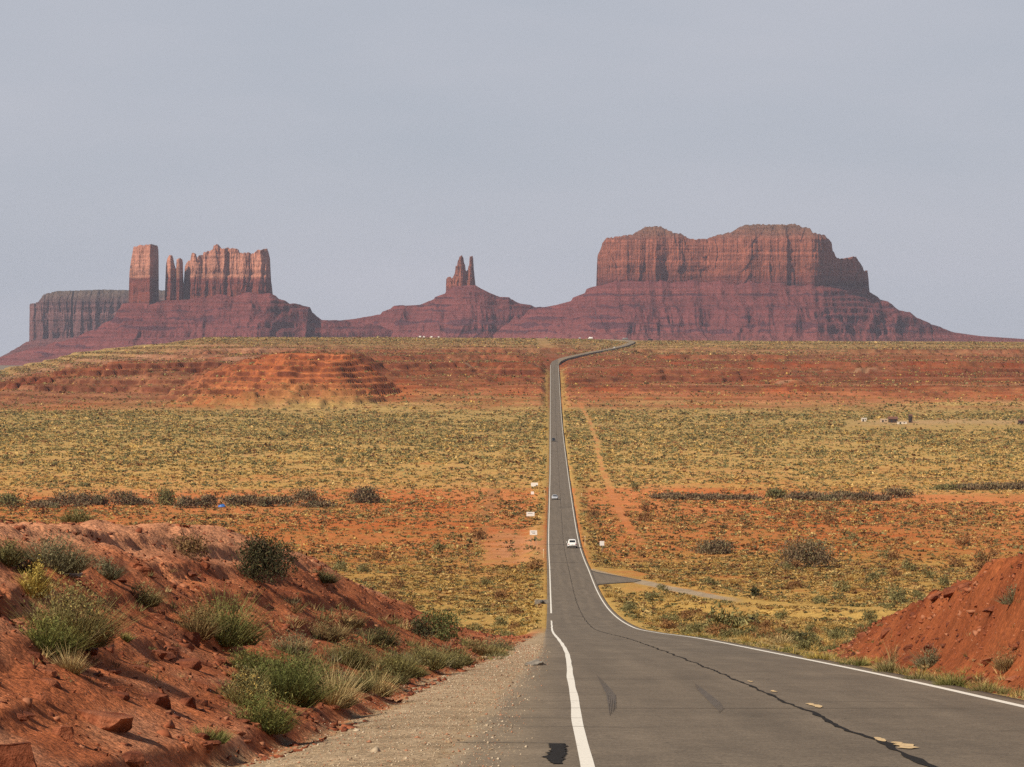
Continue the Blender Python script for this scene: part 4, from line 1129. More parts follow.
for x0, x1, ya, yb_, hh in ((0, 318, 506, 506, 12), (655, 905, 498, 499, 8.5), (940, 1030, 488.5, 488.5, 7)):
    x = x0
    while x < x1:
        w = r_.uniform(16, 36); spots.append((x + w * .3, ya + (yb_ - ya) * (x - x0) / (x1 - x0) + r_.uniform(-1.5, 2), w, hh * r_.uniform(.45, 1.15))); x += w * r_.uniform(.45, 1.15)
for i, (px, py, w, h) in enumerate(spots):
    side = ('dark scrubby bush in the shrub line along the left wash' if px < 400 else 'dark scrubby bush in the shrub line along the right wash' if px < 920 else 'dark scrubby bush of the short far line at the right edge')
    wash_bush(px, py, w, h, side, WD if r_.random() < .8 else OLIVE, 320 + i, 420)

# sagebrush: thousands; the largest three hundred are things, the rest one mass
def scatter():
    xs, ys = [], []
    for d0, d1, dens in ((130, 320, 1.1), (320, 700, .75), (700, 1150, .40), (1150, 2350, .15), (2350, 4900, .05)):
        half = 0.21
        area = half * (d1 * d1 - d0 * d0)
        n = int(area * dens)
        d = np.sqrt(RNG.uniform(d0 * d0, d1 * d1, n)); a = RNG.uniform(-half, half, n)
        xs.append(d * a); ys.append(d)
    x = np.concatenate(xs); y = np.concatenate(ys)
    c = XL(np.clip(y, 0, 3400)) + LANE / 2
    u = np.abs(x - c)
    keep = u > 4.5 + RNG.uniform(0, 1.2, len(x)) + .0004 * y
    yb = ybase(y) + 14 * fbm(x / 130, y / 130, 3, 201)
    fr = np.interp(yb, ZK, ZBF)
    cl = 0.5 + 0.5 * (0.7 * fbm(x / 70, y / 95, 4, 701) + 0.6 * fbm(x / 16, y / 30, 3, 702))
    keep &= RNG.uniform(0, 1, len(x)) < np.clip(fr * 1.35 * sm(cl, 0.28, 0.62) + 0.06, 0, 1)
    keep &= side_road_dist(x, y) > 3.2
    px = CX + F_PX * x / y
    keep &= ~((side_road_dist(x, y) < 9) & (y > 535) & (px < 645))
    keep &= path_mask(x, y, TRAIL, 1.5, (900, 2440)) < .4
    keep &= ~((np.abs(x - px2x(520, 830)) < 9) & (np.abs(y - 820) < 110) & (RNG.uniform(0, 1, len(x)) < .85))
    keep &= ~((x < c) & (y < 300)); keep &= ~((x > TOE_R(np.clip(y, 0, 400)) + .2) & (y < 135))
    keep &= ~((px > 845) & (np.abs(y - 2130) < 75) & (RNG.uniform(0, 1, len(x)) < .93))
    dd = np.full(len(x), 1e9)
    for q in UPR: dd = np.minimum(dd, np.hypot(x - q[0], y - q[1]))
    keep &= dd > 9
    x = x[keep]; y = y[keep]
    size = RNG.lognormal(-0.25, 0.35, len(x)) * np.interp(y, [100, 300, 700, 1500, 2300, 3000, 5000], [.5, .72, 1.1, 1.7, 1.9, 1.8, 2.1])
    return x, y, size
sx_, sy_, ss_ = scatter()
sz_ = height(sx_, sy_)
SAGE = np.array([(.150, .134, .052), (.19, .168, .068), (.108, .096, .040), (.235, .205, .085)])
YEL = np.array([(.46, .30, .09), (.52, .36, .14), (.38, .24, .075)])
RUST = np.array([(.20, .10, .04), (.14, .07, .03), (.29, .15, .06)])
def kind_of(x, y):
    yb = ybase(y)
    py_ = np.interp(yb, [340, 360, 400, 420, 486, 500, 545, 570, 640], [.2, .1, .2, .22, .35, .28, .35, .45, .5])
    pr = np.interp(yb, [340, 360, 395, 415, 486, 500, 545, 600, 640], [.35, .6, .5, .12, .15, .35, .3, .2, .1])
    cl = 0.5 * fbm(x / 30, y / 50, 3, 711)
    q = np.clip(RNG.uniform(0, 1, len(x)) + cl * .5, 0, 1)
    return np.where(q < pr, 2, np.where(q > 1 - py_, 1, 0))
kd_ = kind_of(sx_, sy_)
ppx = CX + F_PX * sx_ / sy_; ppy = HY - F_PX * sz_ / sy_
vis = (ppx > 5) & (ppx < 1019) & (ppy > 410)
order = np.argsort(np.where(vis, -ss_ / sy_, 0))
chosen = []
for i in order[:2500]:
    if len(chosen) >= 290: break
    d = np.linspace(25, sy_[i] * 0.97, 160)
    top = sz_[i] + ss_[i] * .45
    if (height(sx_[i] / sy_[i] * d, d, False) < top * d / sy_[i]).all(): chosen.append(i)
chosen = np.array(chosen, int)
protos = {}
for kk, cs in ((0, SAGE), (1, YEL), (2, RUST)):
    for v_ in range(4):
        if kk == 1: v, f, c = tuft_arrays(330, 1.15, .85, .022, 800 + kk * 10 + v_, cols=cs, lean=1.0)
        else: v, f, c = leafy_arrays(420, 1.15, .75, .12, 800 + kk * 10 + v_, cs)
        me = np_mesh('sagebrush', v, f, c); me.materials.append(M_FOL); protos[kk, v_] = me
NAMES = {0: ('sage_shrub', 'low grey green sagebrush growing on the open desert plain'), 1: ('grass_clump', 'yellow dry grass clump growing on the open desert plain'), 2: ('dry_shrub', 'rusty brown dry bush growing on the open desert plain')}
for i in chosen:
    kk = int(kd_[i]); nm2, lb = NAMES[kk]
    o = bpy.data.objects.new(nm2, protos[kk, int(RNG.integers(0, 4))])
    C.collection.objects.link(o)
    o.location = (sx_[i], sy_[i], sz_[i] - .03); o.scale = (ss_[i],) * 3; o.rotation_euler = (0, 0, RNG.uniform(0, 6.28))
    tag(o, lb, {0: 'shrub', 1: 'grass', 2: 'shrub'}[kk], {0: 'sagebrush on the plain', 1: 'yellow grass clumps on the plain', 2: 'dry brown bushes on the plain'}[kk])

def mass(idx):
    VS, FS, CS = [], [], []; off = 0
    lod = np.digitize(sy_[idx], [330, 750, 1500, 2400])
    for l, nleaf in enumerate((26, 18, 10, 7, 4)):
        ii = idx[lod == l]
        if not len(ii): continue
        n = len(ii)
        k = kd_[ii]
        w = ss_[ii][:, None]
        r = RNG
        dk_ = np.interp(sy_[ii], [300, 900, 1400], [.78, .82, 1.0])[:, None]
        base = dk_ * np.where((k == 0)[:, None], SAGE[r.integers(0, 4, n)], np.where((k == 1)[:, None], YEL[r.integers(0, 3, n)], RUST[r.integers(0, 3, n)]))
        a = r.uniform(0, 2*np.pi, (n, nleaf)); q = np.sqrt(r.uniform(0, 1, (n, nleaf)))
        lx = .42 * q * np.cos(a); ly = .42 * q * np.sin(a)
        lz = r.uniform(0, .26, (n, nleaf)) * np.sqrt(1.05 - q * q)
        ls = (0.9 / math.sqrt(nleaf)) * (.6 + .8 * r.uniform(0, 1, (n, nleaf)))
        hx = r.uniform(0, 2*np.pi, (n, nleaf)); cx_, sy2 = np.cos(hx) * ls * .5, np.sin(hx) * ls * .5
        ox = lx * .5 + r.normal(0, .06, (n, nleaf)); oy = ly * .5 + r.normal(0, .06, (n, nleaf))
        hz = ls * .62
        P = np.stack([np.stack([lx - cx_, ly - sy2, lz], -1), np.stack([lx + cx_, ly + sy2, lz], -1),
                      np.stack([lx + cx_ * .5 + ox, ly + sy2 * .5 + oy, lz + hz], -1), np.stack([lx - cx_ * .5 + ox, ly - sy2 * .5 + oy, lz + hz], -1)], 2)
        P = P * w[:, :, None, None] + np.stack([sx_[ii], sy_[ii], sz_[ii] - .04], 1)[:, None, None, :]
        cc = base[:, None, :] * (.7 + .6 * r.uniform(0, 1, (n, nleaf)))[:, :, None]
        VS.append(P.reshape(-1, 3)); CS.append(np.repeat(cc.reshape(-1, 3), 4, 0))
        FS.append(np.arange(n * nleaf * 4).reshape(-1, 4) + off); off += n * nleaf * 4
    me = np_mesh('scrub', np.concatenate(VS), FS, np.concatenate(CS))
    o = link('scrub', me, M_FOL)
    tag(o, 'low desert scrub and dry grass dotting the valley floor and hills', 'scrub', None, 'stuff')
msk = np.ones(len(sx_), bool); msk[chosen] = False
print('bushes', len(sx_), 'things', len(chosen))
mass(np.nonzero(msk)[0])

# ------------------------------------------------------------------ rocks
def rock_mesh(seed, sx, sy, sz, sub=3, ang=0.5):
    """angular weathered block: an icosphere cut by random planes"""
    r = random.Random(seed)
    bm = bmesh.new(); bmesh.ops.create_icosphere(bm, subdivisions=sub, radius=1.0)
    planes = [(Vector((r.gauss(0, 1), r.gauss(0, 1), r.gauss(0, .6))).normalized(), r.uniform(.42, .8)) for _ in range(16)] + [(Vector((r.gauss(0, .12), r.gauss(0, .12), 1)).normalized(), .5), (Vector((0, 0, -1)), .5)]
    P = np.array([v.co for v in bm.verts])
    for n_, d_ in planes:
        n_ = np.array(n_); k = np.maximum(P @ n_ - d_, 0); P = P - k[:, None] * n_[None]
    f1 = fbm(P[:, 0] * 2.2 + seed, P[:, 1] * 2.2 + P[:, 2] * 3, 4, 740 + seed % 7); f2 = perlin(P[:, 2] * 7 + seed, P[:, 0] * 1.2, 750)
    P = P * (1 + .10 * f1 + .04 * f2)[:, None]
    for v, q in zip(bm.verts, P): v.co = Vector((q[0] * sx, q[1] * sy, q[2] * sz))
    me = bpy.data.meshes.new('rock'); bm.to_mesh(me); bm.free()
    return me

def rock(label, px, py, wpx, hpx, seed, mat, name='rock', group=None, dep=1.0, tilt=(0, 0)):
    p = pick(px, py); k = p.y / F_PX; w, h = wpx * k, hpx * k
    me = rock_mesh(seed, w * .72, w * .72 * dep, h * .95, 4 if w > .12 else 3)
    o = link(name, me, mat)
    o.location = (p.x, p.y + w * .3, hpt(p.x, p.y + w * .3) + h * .1); o.rotation_euler = (tilt[0], tilt[1], random.uniform(-.4, .4))
    tag(o, label, 'rock', group); return o
rock('large dark red boulder in the bottom left corner of the bank', 8, 772, 70, 44, 1, M_ROCKD, 'boulder', dep=.8)
rock('long flat red slab jutting from the lower left bank', 102, 728, 62, 22, 2, M_ROCK, 'boulder', dep=.7, tilt=(0, .12))
rock('blocky red boulder between the corner boulder and the long slab', 62, 738, 22, 18, 3, M_ROCK, 'boulder')
rock('cracked grey red stone at the bottom edge by the gravel', 128, 764, 30, 18, 4, M_ROCKD)
rock('dark broken ledge block left of the bottom grass clump', 156, 704, 34, 16, 5, M_ROCKD, tilt=(0, .15))
rock('dark angular stone right of the broken ledge block', 186, 706, 22, 13, 6, M_ROCKD)
rock('dark burnt looking stone in the middle of the red slope', 186, 668, 32, 12, 7, M_ROCKD)
rock('small dark stone left of the burnt looking stone', 158, 656, 18, 10, 8, M_ROCKD)
rock('shadowed stone under the wide spreading green shrub', 188, 640, 24, 14, 9, M_ROCKD)
rock('pale flat stone lying on the bank top path', 70, 576, 34, 5, 10, rock_mat('pale_sandstone', (.45, .27, .18), (.6, .42, .30)))
rock('small red stone below the largest brush clump', 40, 700, 16, 9, 11, M_ROCK)
rock('small red stone uphill of the long slab', 118, 690, 18, 9, 12, M_ROCK)
r3_ = random.Random(19)
for i in range(34):
    px = r3_.uniform(4, 300); py = r3_.uniform(max(560, 700 - px * 1.2), 690 if px > 120 else 750) + (px - 150) * .06
    rock('weathered red stone half buried in the slope of the left bank', px, py, r3_.uniform(8, 26), r3_.uniform(4, 10), 150 + i, M_ROCKD if r3_.random() < .55 else M_ROCK, group='half buried stones on the left bank', tilt=(0, .2))
for i in range(22):
    d = r3_.uniform(58, 112); t_ = r3_.uniform(.1, .95); x = float(TOE_R(d) + t_ * (CR_R(d) - TOE_R(d))); q = hpt(x, d)
    rock('weathered red stone half buried in the slope of the right bank', CX + F_PX * x / d, HY - F_PX * q / d, r3_.uniform(8, 22), r3_.uniform(4, 9), 190 + i, M_ROCKD if r3_.random() < .6 else M_ROCK, group='half buried stones on the right bank', tilt=(0, -.3))
r2_ = random.Random(9)
for i in range(46):
    t = r2_.random() ** .8
    px = 190 + 175 * t + r2_.uniform(-14, 14); py = 752 - 62 * t + r2_.uniform(-12, 6)
    rock('loose red stone in the rubble along the foot of the left bank', px, py, r2_.uniform(6, 17), r2_.uniform(3.5, 8), 30 + i, M_ROCK if r2_.random() < .7 else M_ROCKD, group='loose red stones at the foot of the left bank')
rock('flat grey asphalt slab lying on the gravel shoulder left of the white line', 535, 669, 20, 6.5, 90, M_GREY, 'asphalt_slab', dep=1.6)
_sl = bpy.data.objects['asphalt_slab']; _sl.location.z = float(S(_sl.location.y)) + .05

def rubble():
    """small stones past counting on both cut banks"""
    n = 30000
    y = np.exp(RNG.uniform(math.log(27), math.log(200), n))
    left = RNG.uniform(0, 1, n) < .66
    t = RNG.uniform(0, 1, n) ** 1.15 * 1.6 - .05 
    xl = TOE_L(y) - t * (TOE_L(y) - CR_L(y)); xr = TOE_R(y) + RNG.uniform(0.1, 1.2, n) * (CR_R(y) - TOE_R(y))
    x = np.where(left, xl, xr)
    keep = left | (y < 120); x = x[keep]; y = y[keep]; n = len(x)
    cl = fbm(x / 1.8, y / 4, 3, 731) > RNG.uniform(-.35, .25, n)
    x = x[cl]; y = y[cl]; n = len(x)
    z = height(x, y)
    s = np.minimum(RNG.lognormal(-3.95, .6, n), .075) * np.interp(y, [27, 60, 150], [.75, 1.05, 1.5])
    cube = np.array([(sx, sy, sz) for sx in (-1, 1) for sy in (-1, 1) for sz in (-1, 1)], float)
    fc = np.array([(0, 1, 3, 2), (4, 6, 7, 5), (0, 4, 5, 1), (2, 3, 7, 6), (0, 2, 6, 4), (1, 5, 7, 3)])
    J = cube[None] * np.array([1, .7, .40]) + RNG.normal(0, .42, (n, 8, 3))
    a = RNG.uniform(0, 6.28, n); ca, sa = np.cos(a)[:, None], np.sin(a)[:, None]
    X = J[:, :, 0] * ca - J[:, :, 1] * sa; Y = J[:, :, 0] * sa + J[:, :, 1] * ca
    V = np.stack([X, Y, J[:, :, 2]], -1) * s[:, None, None] + np.stack([x, y, z], 1)[:, None]
    c = np.array([(.28, .09, .042), (.19, .055, .026), (.34, .14, .075), (.12, .036, .02), (.24, .075, .036)])[RNG.integers(0, 5, n)]
    me = np_mesh('rubble', V.reshape(-1, 3), (np.arange(n)[:, None, None] * 8 + fc[None]).reshape(-1, 4), np.repeat(c, 8, 0))
    o = link('rubble', me, M_FOL); tag(o, 'broken red rock fragments strewn over both road banks', 'rubble', None, 'stuff')
rubble()
def gravel():
    n = 22000
    y = np.exp(RNG.uniform(math.log(27), math.log(150), n))
    x = RNG.uniform(TOE_L(y) - .2, XL(y) - .5 - 0.6 * RNG.uniform(0, 1, n) ** .5)
    z = height(x, y)
    z = np.maximum(z, np.where(x > XL(y) - np.interp(y, [0, 40, 60, 110, 200], [1.7, 1.5, 1.35, 1.0, 0.6]), S(y), z))
    s = RNG.lognormal(-4.75, .5, n) * np.interp(y, [27, 60, 150], [.8, 1.0, 1.6])
    oc = np.array([(1,0,0),(-1,0,0),(0,1,0),(0,-1,0),(0,0,.8),(0,0,-.5)], float)
    fc = np.array([(0,2,4),(2,1,4),(1,3,4),(3,0,4),(2,0,5),(1,2,5),(3,1,5),(0,3,5)])
    V = (oc[None] + RNG.normal(0, .2, (n, 6, 3))) * s[:, None, None] + np.stack([x, y, z], 1)[:, None]
    c = np.array([(.42, .33, .23), (.30, .21, .13), (.50, .41, .30), (.22, .15, .10), (.36, .17, .10)])[RNG.integers(0, 5, n)]
    me = np_mesh('gravel', V.reshape(-1, 3), (np.arange(n)[:, None, None] * 6 + fc[None]).reshape(-1, 3), np.repeat(c, 6, 0))
    o = link('gravel', me, M_FOL); tag(o, 'tan gravel stones scattered on the left road shoulder', 'gravel', None, 'stuff')
gravel()
def bank_grass():
    """thin dry grass past counting on the flank and toe of the banks and along the pavement edge"""
    VS, FS, CS = [], [], []; off = 0
    def add(x, y, n, w, h, cols, seed):
        nonlocal off
        v, f, c = tuft_arrays(n, w, h, max(.012, y / F_PX * .7), seed, cols=cols, lean=1.0)
        VS.append(v + np.array([x, y, hpt(x, y)])); FS.append(f + off); CS.append(c); off += len(v)
    r = random.Random(21)
    for i in range(120):
        px = r.uniform(285, 500); py = 640 + (px - 285) * .05 + r.uniform(-45 + (px - 285) * .2, 45 - (px - 285) * .17)
        p = pick(px, py)
        if p.y > 300: continue
        add(p.x, p.y, 60, r.uniform(.5, 1.1), r.uniform(.25, .55), r.choice([OLIVE, BROWN, OLIVE, STRAW, GREY]), 1000 + i)
    for i in range(60):
        p = pick(r.uniform(20, 260), r.uniform(570, 690))
        if p.y > 150: continue
        add(p.x, p.y, 26, r.uniform(.2, .4), r.uniform(.12, .25), r.choice([OLIVE, STRAW, BROWN]), 1200 + i)
    for i in range(330):
        d = 52 * (250 / 52) ** r.random()
        x = XL(d) + LANE + .6 + abs(r.gauss(0, .55)) + max(0, d - 130) * .004
        add(float(x), d, 44, r.uniform(.35, .9), r.uniform(.14, .42), r.choice([OLIVE, GOLD, GREEN, STRAW]), 1300 + i)
    for i in range(60):
        d = r.uniform(60, 120); t = r.uniform(.05, 1)
        x = TOE_R(d) + t * (CR_R(d) - TOE_R(d))
        add(float(x), d, 22, .3, .2, r.choice([OLIVE, STRAW, BROWN]), 1500 + i)
    me = np_mesh('grass', np.concatenate(VS), FS, np.concatenate(CS))
    o = link('grass', me, M_FOL); tag(o, 'thin dry grass and weeds on the banks and pavement edges', 'grass', None, 'stuff')
bank_grass()

# ------------------------------------------------------------------ vehicles
def loft(stations, nseg=16):
    """stations: (y, zlow, zhigh, halfwidth, roundness) -> bmesh skin of rounded-box sections"""
    bm = bmesh.new(); rings = []
    for (y, zl, zh, hw_, rd_) in stations:
        ring = []
        for k in range(nseg):
            a = 2 * math.pi * (k + .5) / nseg
            ca, sa = math.cos(a), math.sin(a)
            e = rd_
            x = hw_ * math.copysign(abs(ca) ** e, ca); z = (zl + zh) / 2 + (zh - zl) / 2 * math.copysign(abs(sa) ** e, sa)
            ring.append(bm.verts.new((x, y, z)))
        rings.append(ring)
    for a, b in zip(rings[:-1], rings[1:]):
        for k in range(nseg): bm.faces.new((a[k], a[(k+1) % nseg], b[(k+1) % nseg], b[k]))
    bm.faces.new(rings[0][::-1]); bm.faces.new(rings[-1])
    bmesh.ops.recalc_face_normals(bm, faces=bm.faces)
    return bm
def bm_obj(name, bm, mat, parent, smooth=True):
    me = bpy.data.meshes.new(name); bm.to_mesh(me); bm.free()
    return link(name, me, mat, parent, smooth)
def box_bm(c, s, bev=0.0):
    bm = bmesh.new(); bmesh.ops.create_cube(bm, size=1)
    for v in bm.verts: v.co = Vector((c[0] + v.co.x * s[0], c[1] + v.co.y * s[1], c[2] + v.co.z * s[2]))
    if bev: bmesh.ops.bevel(bm, geom=bm.edges[:], offset=bev, segments=2, affect='EDGES')
    return bm
def poly_bm(pts, th):
    """thin pane from corner points"""
    bm = bmesh.new(); vs = [bm.verts.new(p) for p in pts]; f = bm.faces.new(vs); bm.normal_update()
    r = bmesh.ops.extrude_face_region(bm, geom=[f]); n = f.normal * th
    bmesh.ops.translate(bm, vec=n, verts=[v for v in r['geom'] if isinstance(v, bmesh.types.BMVert)])
    bmesh.ops.recalc_face_normals(bm, faces=bm.faces)
    return bm
M_GLASS = simple_mat('tinted_glass', (.015, .018, .022), .08)
M_TYRE = simple_mat('tyre_rubber', (.02, .02, .02), .8)
M_RIM = simple_mat('alloy_rim', (.45, .45, .46), .35, .8)
M_TRIM = simple_mat('black_trim', (.02, .02, .022), .55)
M_TAIL = simple_mat('red_lens', (.35, .015, .012), .25)
M_HEAD = simple_mat('clear_lens', (.75, .75, .72), .15)
M_PLATE = simple_mat('plate', (.6, .58, .52), .5)
def paint(name, c): 
    m = simple_mat(name, c, .3); m.node_tree.nodes['Principled BSDF'].inputs['Coat Weight'].default_value = .5; return m
P_WHITE = paint('white_car_paint', (.78, .78, .76)); P_SILVER = paint('silver_car_paint', (.42, .44, .48)); P_DARK = paint('dark_car_paint', (.03, .033, .04)); P_GREY = paint('grey_car_paint', (.16, .17, .18))

def car(label, x, y, z, heading, mat, suv=True, cat='car', pitch=0.0, scale=1.0):
    """local +Y is forward"""
    root = empty('parked_car' if 'parked' in label else 'car', (x, y, z), heading); tag(root, label, cat, 'cars on the highway')
    root.rotation_euler = (pitch, 0, heading); root.scale = (scale,) * 3
    H = 1.72 if suv else 1.45; L = 4.7; W = .93; belt = 1.02 if suv else .92; hood = belt - .02
    bm = loft([(-L/2, .42, belt - .18, W * .82, .45), (-L/2 + .12, .32, belt - .02, W * .95, .38), (-L/2 + .5, .28, belt + .03, W, .34), (-.6, .26, belt + .02, W, .32), (.75, .26, belt, W, .32),
               (1.05, .27, hood - .02, W * .99, .35), (1.7, .28, hood - .10, W * .97, .38), (2.15, .30, hood - .2, W * .92, .42), (L/2, .40, hood - .34, W * .78, .5)])
    bm_obj('body', bm, mat, root)
    yr = -L/2 + (.18 if suv else .75)
    bm = loft([(yr, belt - .05, belt + .02, W * .86, .4), (yr + .22, belt - .08, H - .10, W * .80, .38), (yr + .6, belt - .08, H, W * .78, .36), (-.1, belt - .08, H + .01, W * .78, .36), (.35, belt - .08, H - .07, W * .77, .38), (1.05, belt - .08, belt + .02, W * .84, .4)])
    cab = bm_obj('cabin', bm, mat, root)
    zt = H - .16
    bm_obj('rear_window', poly_bm([(-W*.64, yr + .07, belt + .12), (W*.64, yr + .07, belt + .12), (W*.58, yr + .20, zt), (-W*.58, yr + .20, zt)], -.03), M_GLASS, cab, False)
    bm_obj('windscreen', poly_bm([(W*.68, 1.03, belt + .08), (-W*.68, 1.03, belt + .08), (-W*.60, .47, zt + .02), (W*.60, .47, zt + .02)], -.03), M_GLASS, cab, False)
    for s in (-1, 1):
        bm_obj('side_window', poly_bm([(s*W*.845, yr + .45, belt + .06), (s*W*.845, .8, belt + .06), (s*W*.80, .35, zt), (s*W*.80, yr + .5, zt)], .02 * s), M_GLASS, cab, False)
        bm_obj('mirror', box_bm((s * (W + .12), .72, belt + .08), (.22, .12, .16), .03), mat, root)
        bm_obj('tail_light', box_bm((s * W * .74, -L/2 + .03, belt - .22), (.26, .10, .22), .03), M_TAIL, root)
        bm_obj('headlight', box_bm((s * W * .62, L/2 - .06, hood - .42), (.36, .14, .15), .04), M_HEAD, root)
        for fy in (-1.4, 1.42):
            bmw = bmesh.new(); bmesh.ops.create_cone(bmw, cap_ends=True, segments=22, radius1=.35, radius2=.35, depth=.24, matrix=Matrix.Translation((s * (W - .10), fy, .35)) @ Matrix.Rotation(math.pi/2, 4, 'Y'))
            wh = bm_obj('wheel', bmw, M_TYRE, root)
            bmw = bmesh.new(); bmesh.ops.create_cone(bmw, cap_ends=True, segments=18, radius1=.22, radius2=.20, depth=.05, matrix=Matrix.Translation((s * (W + .03), fy, .35)) @ Matrix.Rotation(math.pi/2 * s, 4, 'Y'))
            bm_obj('rim', bmw, M_RIM, wh)
    bm_obj('rear_bumper', box_bm((0, -L/2 + .04, .42), (W * 1.6, .18, .22), .05), M_TRIM, root)
    bm_obj('front_bumper', box_bm((0, L/2 - .07, .40), (W * 1.5, .2, .2), .05), M_TRIM, root)
    bm_obj('number_plate', box_bm((0, -L/2 - .01, belt - .34), (.34, .03, .16)), M_PLATE, root, False)
    return root
def on_road(y, u): return (float(XL(y) + u), y, float(S(y)) + .01)
def grade(y): return math.atan(float(S(y + 3) - S(y - 3)) / 6)
for y, u, mat, lab, fwd, suv in ((790, 5.45, P_WHITE, 'white car driving away in the right lane beside the side road', True, True), (1128, 1.75, P_SILVER, 'silver grey car coming up the left lane of the road', False, False), (1830, 1.75, P_DARK, 'dark car far down the left lane in the valley', False, True)):
    x, yy, z = on_road(y, u)
    car(lab, x, yy, z, -.0115 + (0 if fwd else math.pi), mat, suv, pitch=grade(y) * (1 if fwd else -1), scale=1.18 if fwd else 1.08)
def on_up(i, u): 
    p = UPP[i]; n_ = nm[i]
    return (p[0] + n_[0] * u, p[1] + n_[1] * u, p[2] + .62), math.atan2(-tg[i][0], tg[i][1])
def near_idx(px): return int(np.argmin(np.abs(CX + F_PX * UPP[:200, 0] / UPP[:200, 1] - px)))
l_, h_ = on_up(near_idx(613), 1.8); car('white car on the slanting upper stretch of the road', *l_, h_, P_WHITE, True)
# vehicles on the skyline where the road reaches the plateau
def van(label, px, py, d, mat, L=7.0, H=3.0, dark=False):
    dd_ = np.linspace(4300, 5350, 400); hh_ = height(px2x(px, dd_), dd_); d = float(dd_[np.argmax(hh_ / dd_)]); x = px2x(px, d); z = hpt(x, d) + .1
    root = empty('van', (x, d, z), math.pi / 2 - .1); tag(root, label, 'van', 'vehicles on the skyline')
    bm_obj('body', loft([(-L/2, .5, H - .1, 1.15, .25), (-L/2 + .2, .4, H, 1.2, .22), (L/2 - 1.4, .4, H, 1.2, .22), (L/2 - .7, .4, H * .62, 1.15, .3), (L/2, .5, H * .45, 1.05, .4)]), mat, root)
    bm_obj('windscreen', poly_bm([(1.0, L/2 - .62, H * .62), (-1.0, L/2 - .62, H * .62), (-.95, L/2 - 1.25, H * .93), (.95, L/2 - 1.25, H * .93)], -.05), M_GLASS, root, False)
    for s in (-1, 1):
        for fy in (-L/2 + 1.2, L/2 - 1.1):
            b2 = bmesh.new(); bmesh.ops.create_cone(b2, cap_ends=True, segments=16, radius1=.42, radius2=.42, depth=.28, matrix=Matrix.Translation((s * 1.08, fy, .42)) @ Matrix.Rotation(math.pi/2, 4, 'Y'))
            bm_obj('wheel', b2, M_TYRE, root)
van('white van on the skyline left of the road bend', 590.5, 339.2, 5110, P_WHITE, 6.5, 2.9)
van('small pale van on the skyline left of the white van', 579.5, 339.2, 5130, P_SILVER, 4.4, 1.9)
van('dark truck like van on the skyline where the road tops out', 625, 341, 4960, P_GREY, 9.0, 3.0)
van('dark van on the skyline right of the road top', 650, 341.6, 4930, P_DARK, 8.0, 2.3)
van('dark small vehicle on the skyline above the straight road', 546, 339.2, 5180, P_DARK, 4.5, 1.8)

# ------------------------------------------------------------------ signs, posts and far buildings
M_SIGNW = simple_mat('white_sign_face', (.74, .73, .70), .6, 0, .06, 2)
M_SIGNT = simple_mat('sign_lettering', (.10, .09, .09), .7)
def sign(label, px, py_base, w, h, top, posts=2, marks=2):
    p = pick(px, py_base)
    root = empty('road_sign', p); tag(root, label, 'sign', 'white signs by the road')
    bm_obj('panel', box_bm((0, 0, top - h / 2), (w, .06, h), .015), M_SIGNW, root, False)
    for k in range(posts):
        px_ = 0 if posts == 1 else (-.35 + .7 * k) * w
        bm_obj('post', box_bm((px_, .07, (top - .15) / 2 - .2), (.09, .09, top + .25), .01), M_POST, root, False)
    for k in range(marks):
        bm_obj('marking', box_bm((-.05 * w + .08 * w * k, -.034, top - h * (.35 + .3 * k)), (w * (.6 - .2 * k), .012, h * .10)), M_SIGNT, root, False)
sign('white board sign with dark marks on two posts left of the road, nearest of them', 533.5, 546, 1.75, 1.1, 3.7)
sign('wide low white board with a dark patch left of the road', 530.5, 517.5, 2.4, 1.25, 1.6, 2, 1)
sign('small white board left of the road behind the low wide board', 532.5, 495, 1.1, 1.0, 1.2, 1, 0)
sign('pale wide board farthest up the left roadside', 534.5, 487, 2.6, 1.4, 1.6, 2, 0)
sign('small square white sign right of the road by the turn-off', 602, 552, 1.05, 1.05, 2.5, 1, 0)
M_DEL = simple_mat('marker_post_paint', (.62, .45, .22), .6)
def delineator(px, py, lab, h=1.4):
    p = pick(px, py)
    root = empty('marker_post', p); tag(root, lab, 'post', 'roadside marker posts')
    bm_obj('post', box_bm((0, 0, h / 2 - .1), (.16, .06, h + .2), .01), M_DEL, root, False)
    bm_obj('reflector', box_bm((0, -.04, h - .18), (.12, .02, .18)), M_SIGNW, root, False)
delineator(585, 546, 'tan marker post on the right verge near the white car', 2.4)
delineator(543.5, 558, 'tan marker post on the left verge across from the turn-off', 1.9)
delineator(544.5, 495, 'tan marker post on the left verge by the far boards', 1.6)
delineator(581.5, 498, 'tan marker post on the right verge beyond the silver car', 1.6)
# culvert end at the foot of the dip
p = pick(542, 604)
root = empty('culvert', p); tag(root, 'short pale concrete culvert end left of the road at the dip', 'culvert')
bm_obj('headwall', box_bm((0, 0, .25), (2.0, .3, .7), .03), M_GREY, root, False)
b2 = bmesh.new(); bmesh.ops.create_cone(b2, cap_ends=True, segments=20, radius1=.24, radius2=.24, depth=1.2, matrix=Matrix.Translation((0, .2, .3)) @ Matrix.Rotation(math.pi/2, 4, 'X'))
bm_obj('pipe', b2, M_TRIM, root)
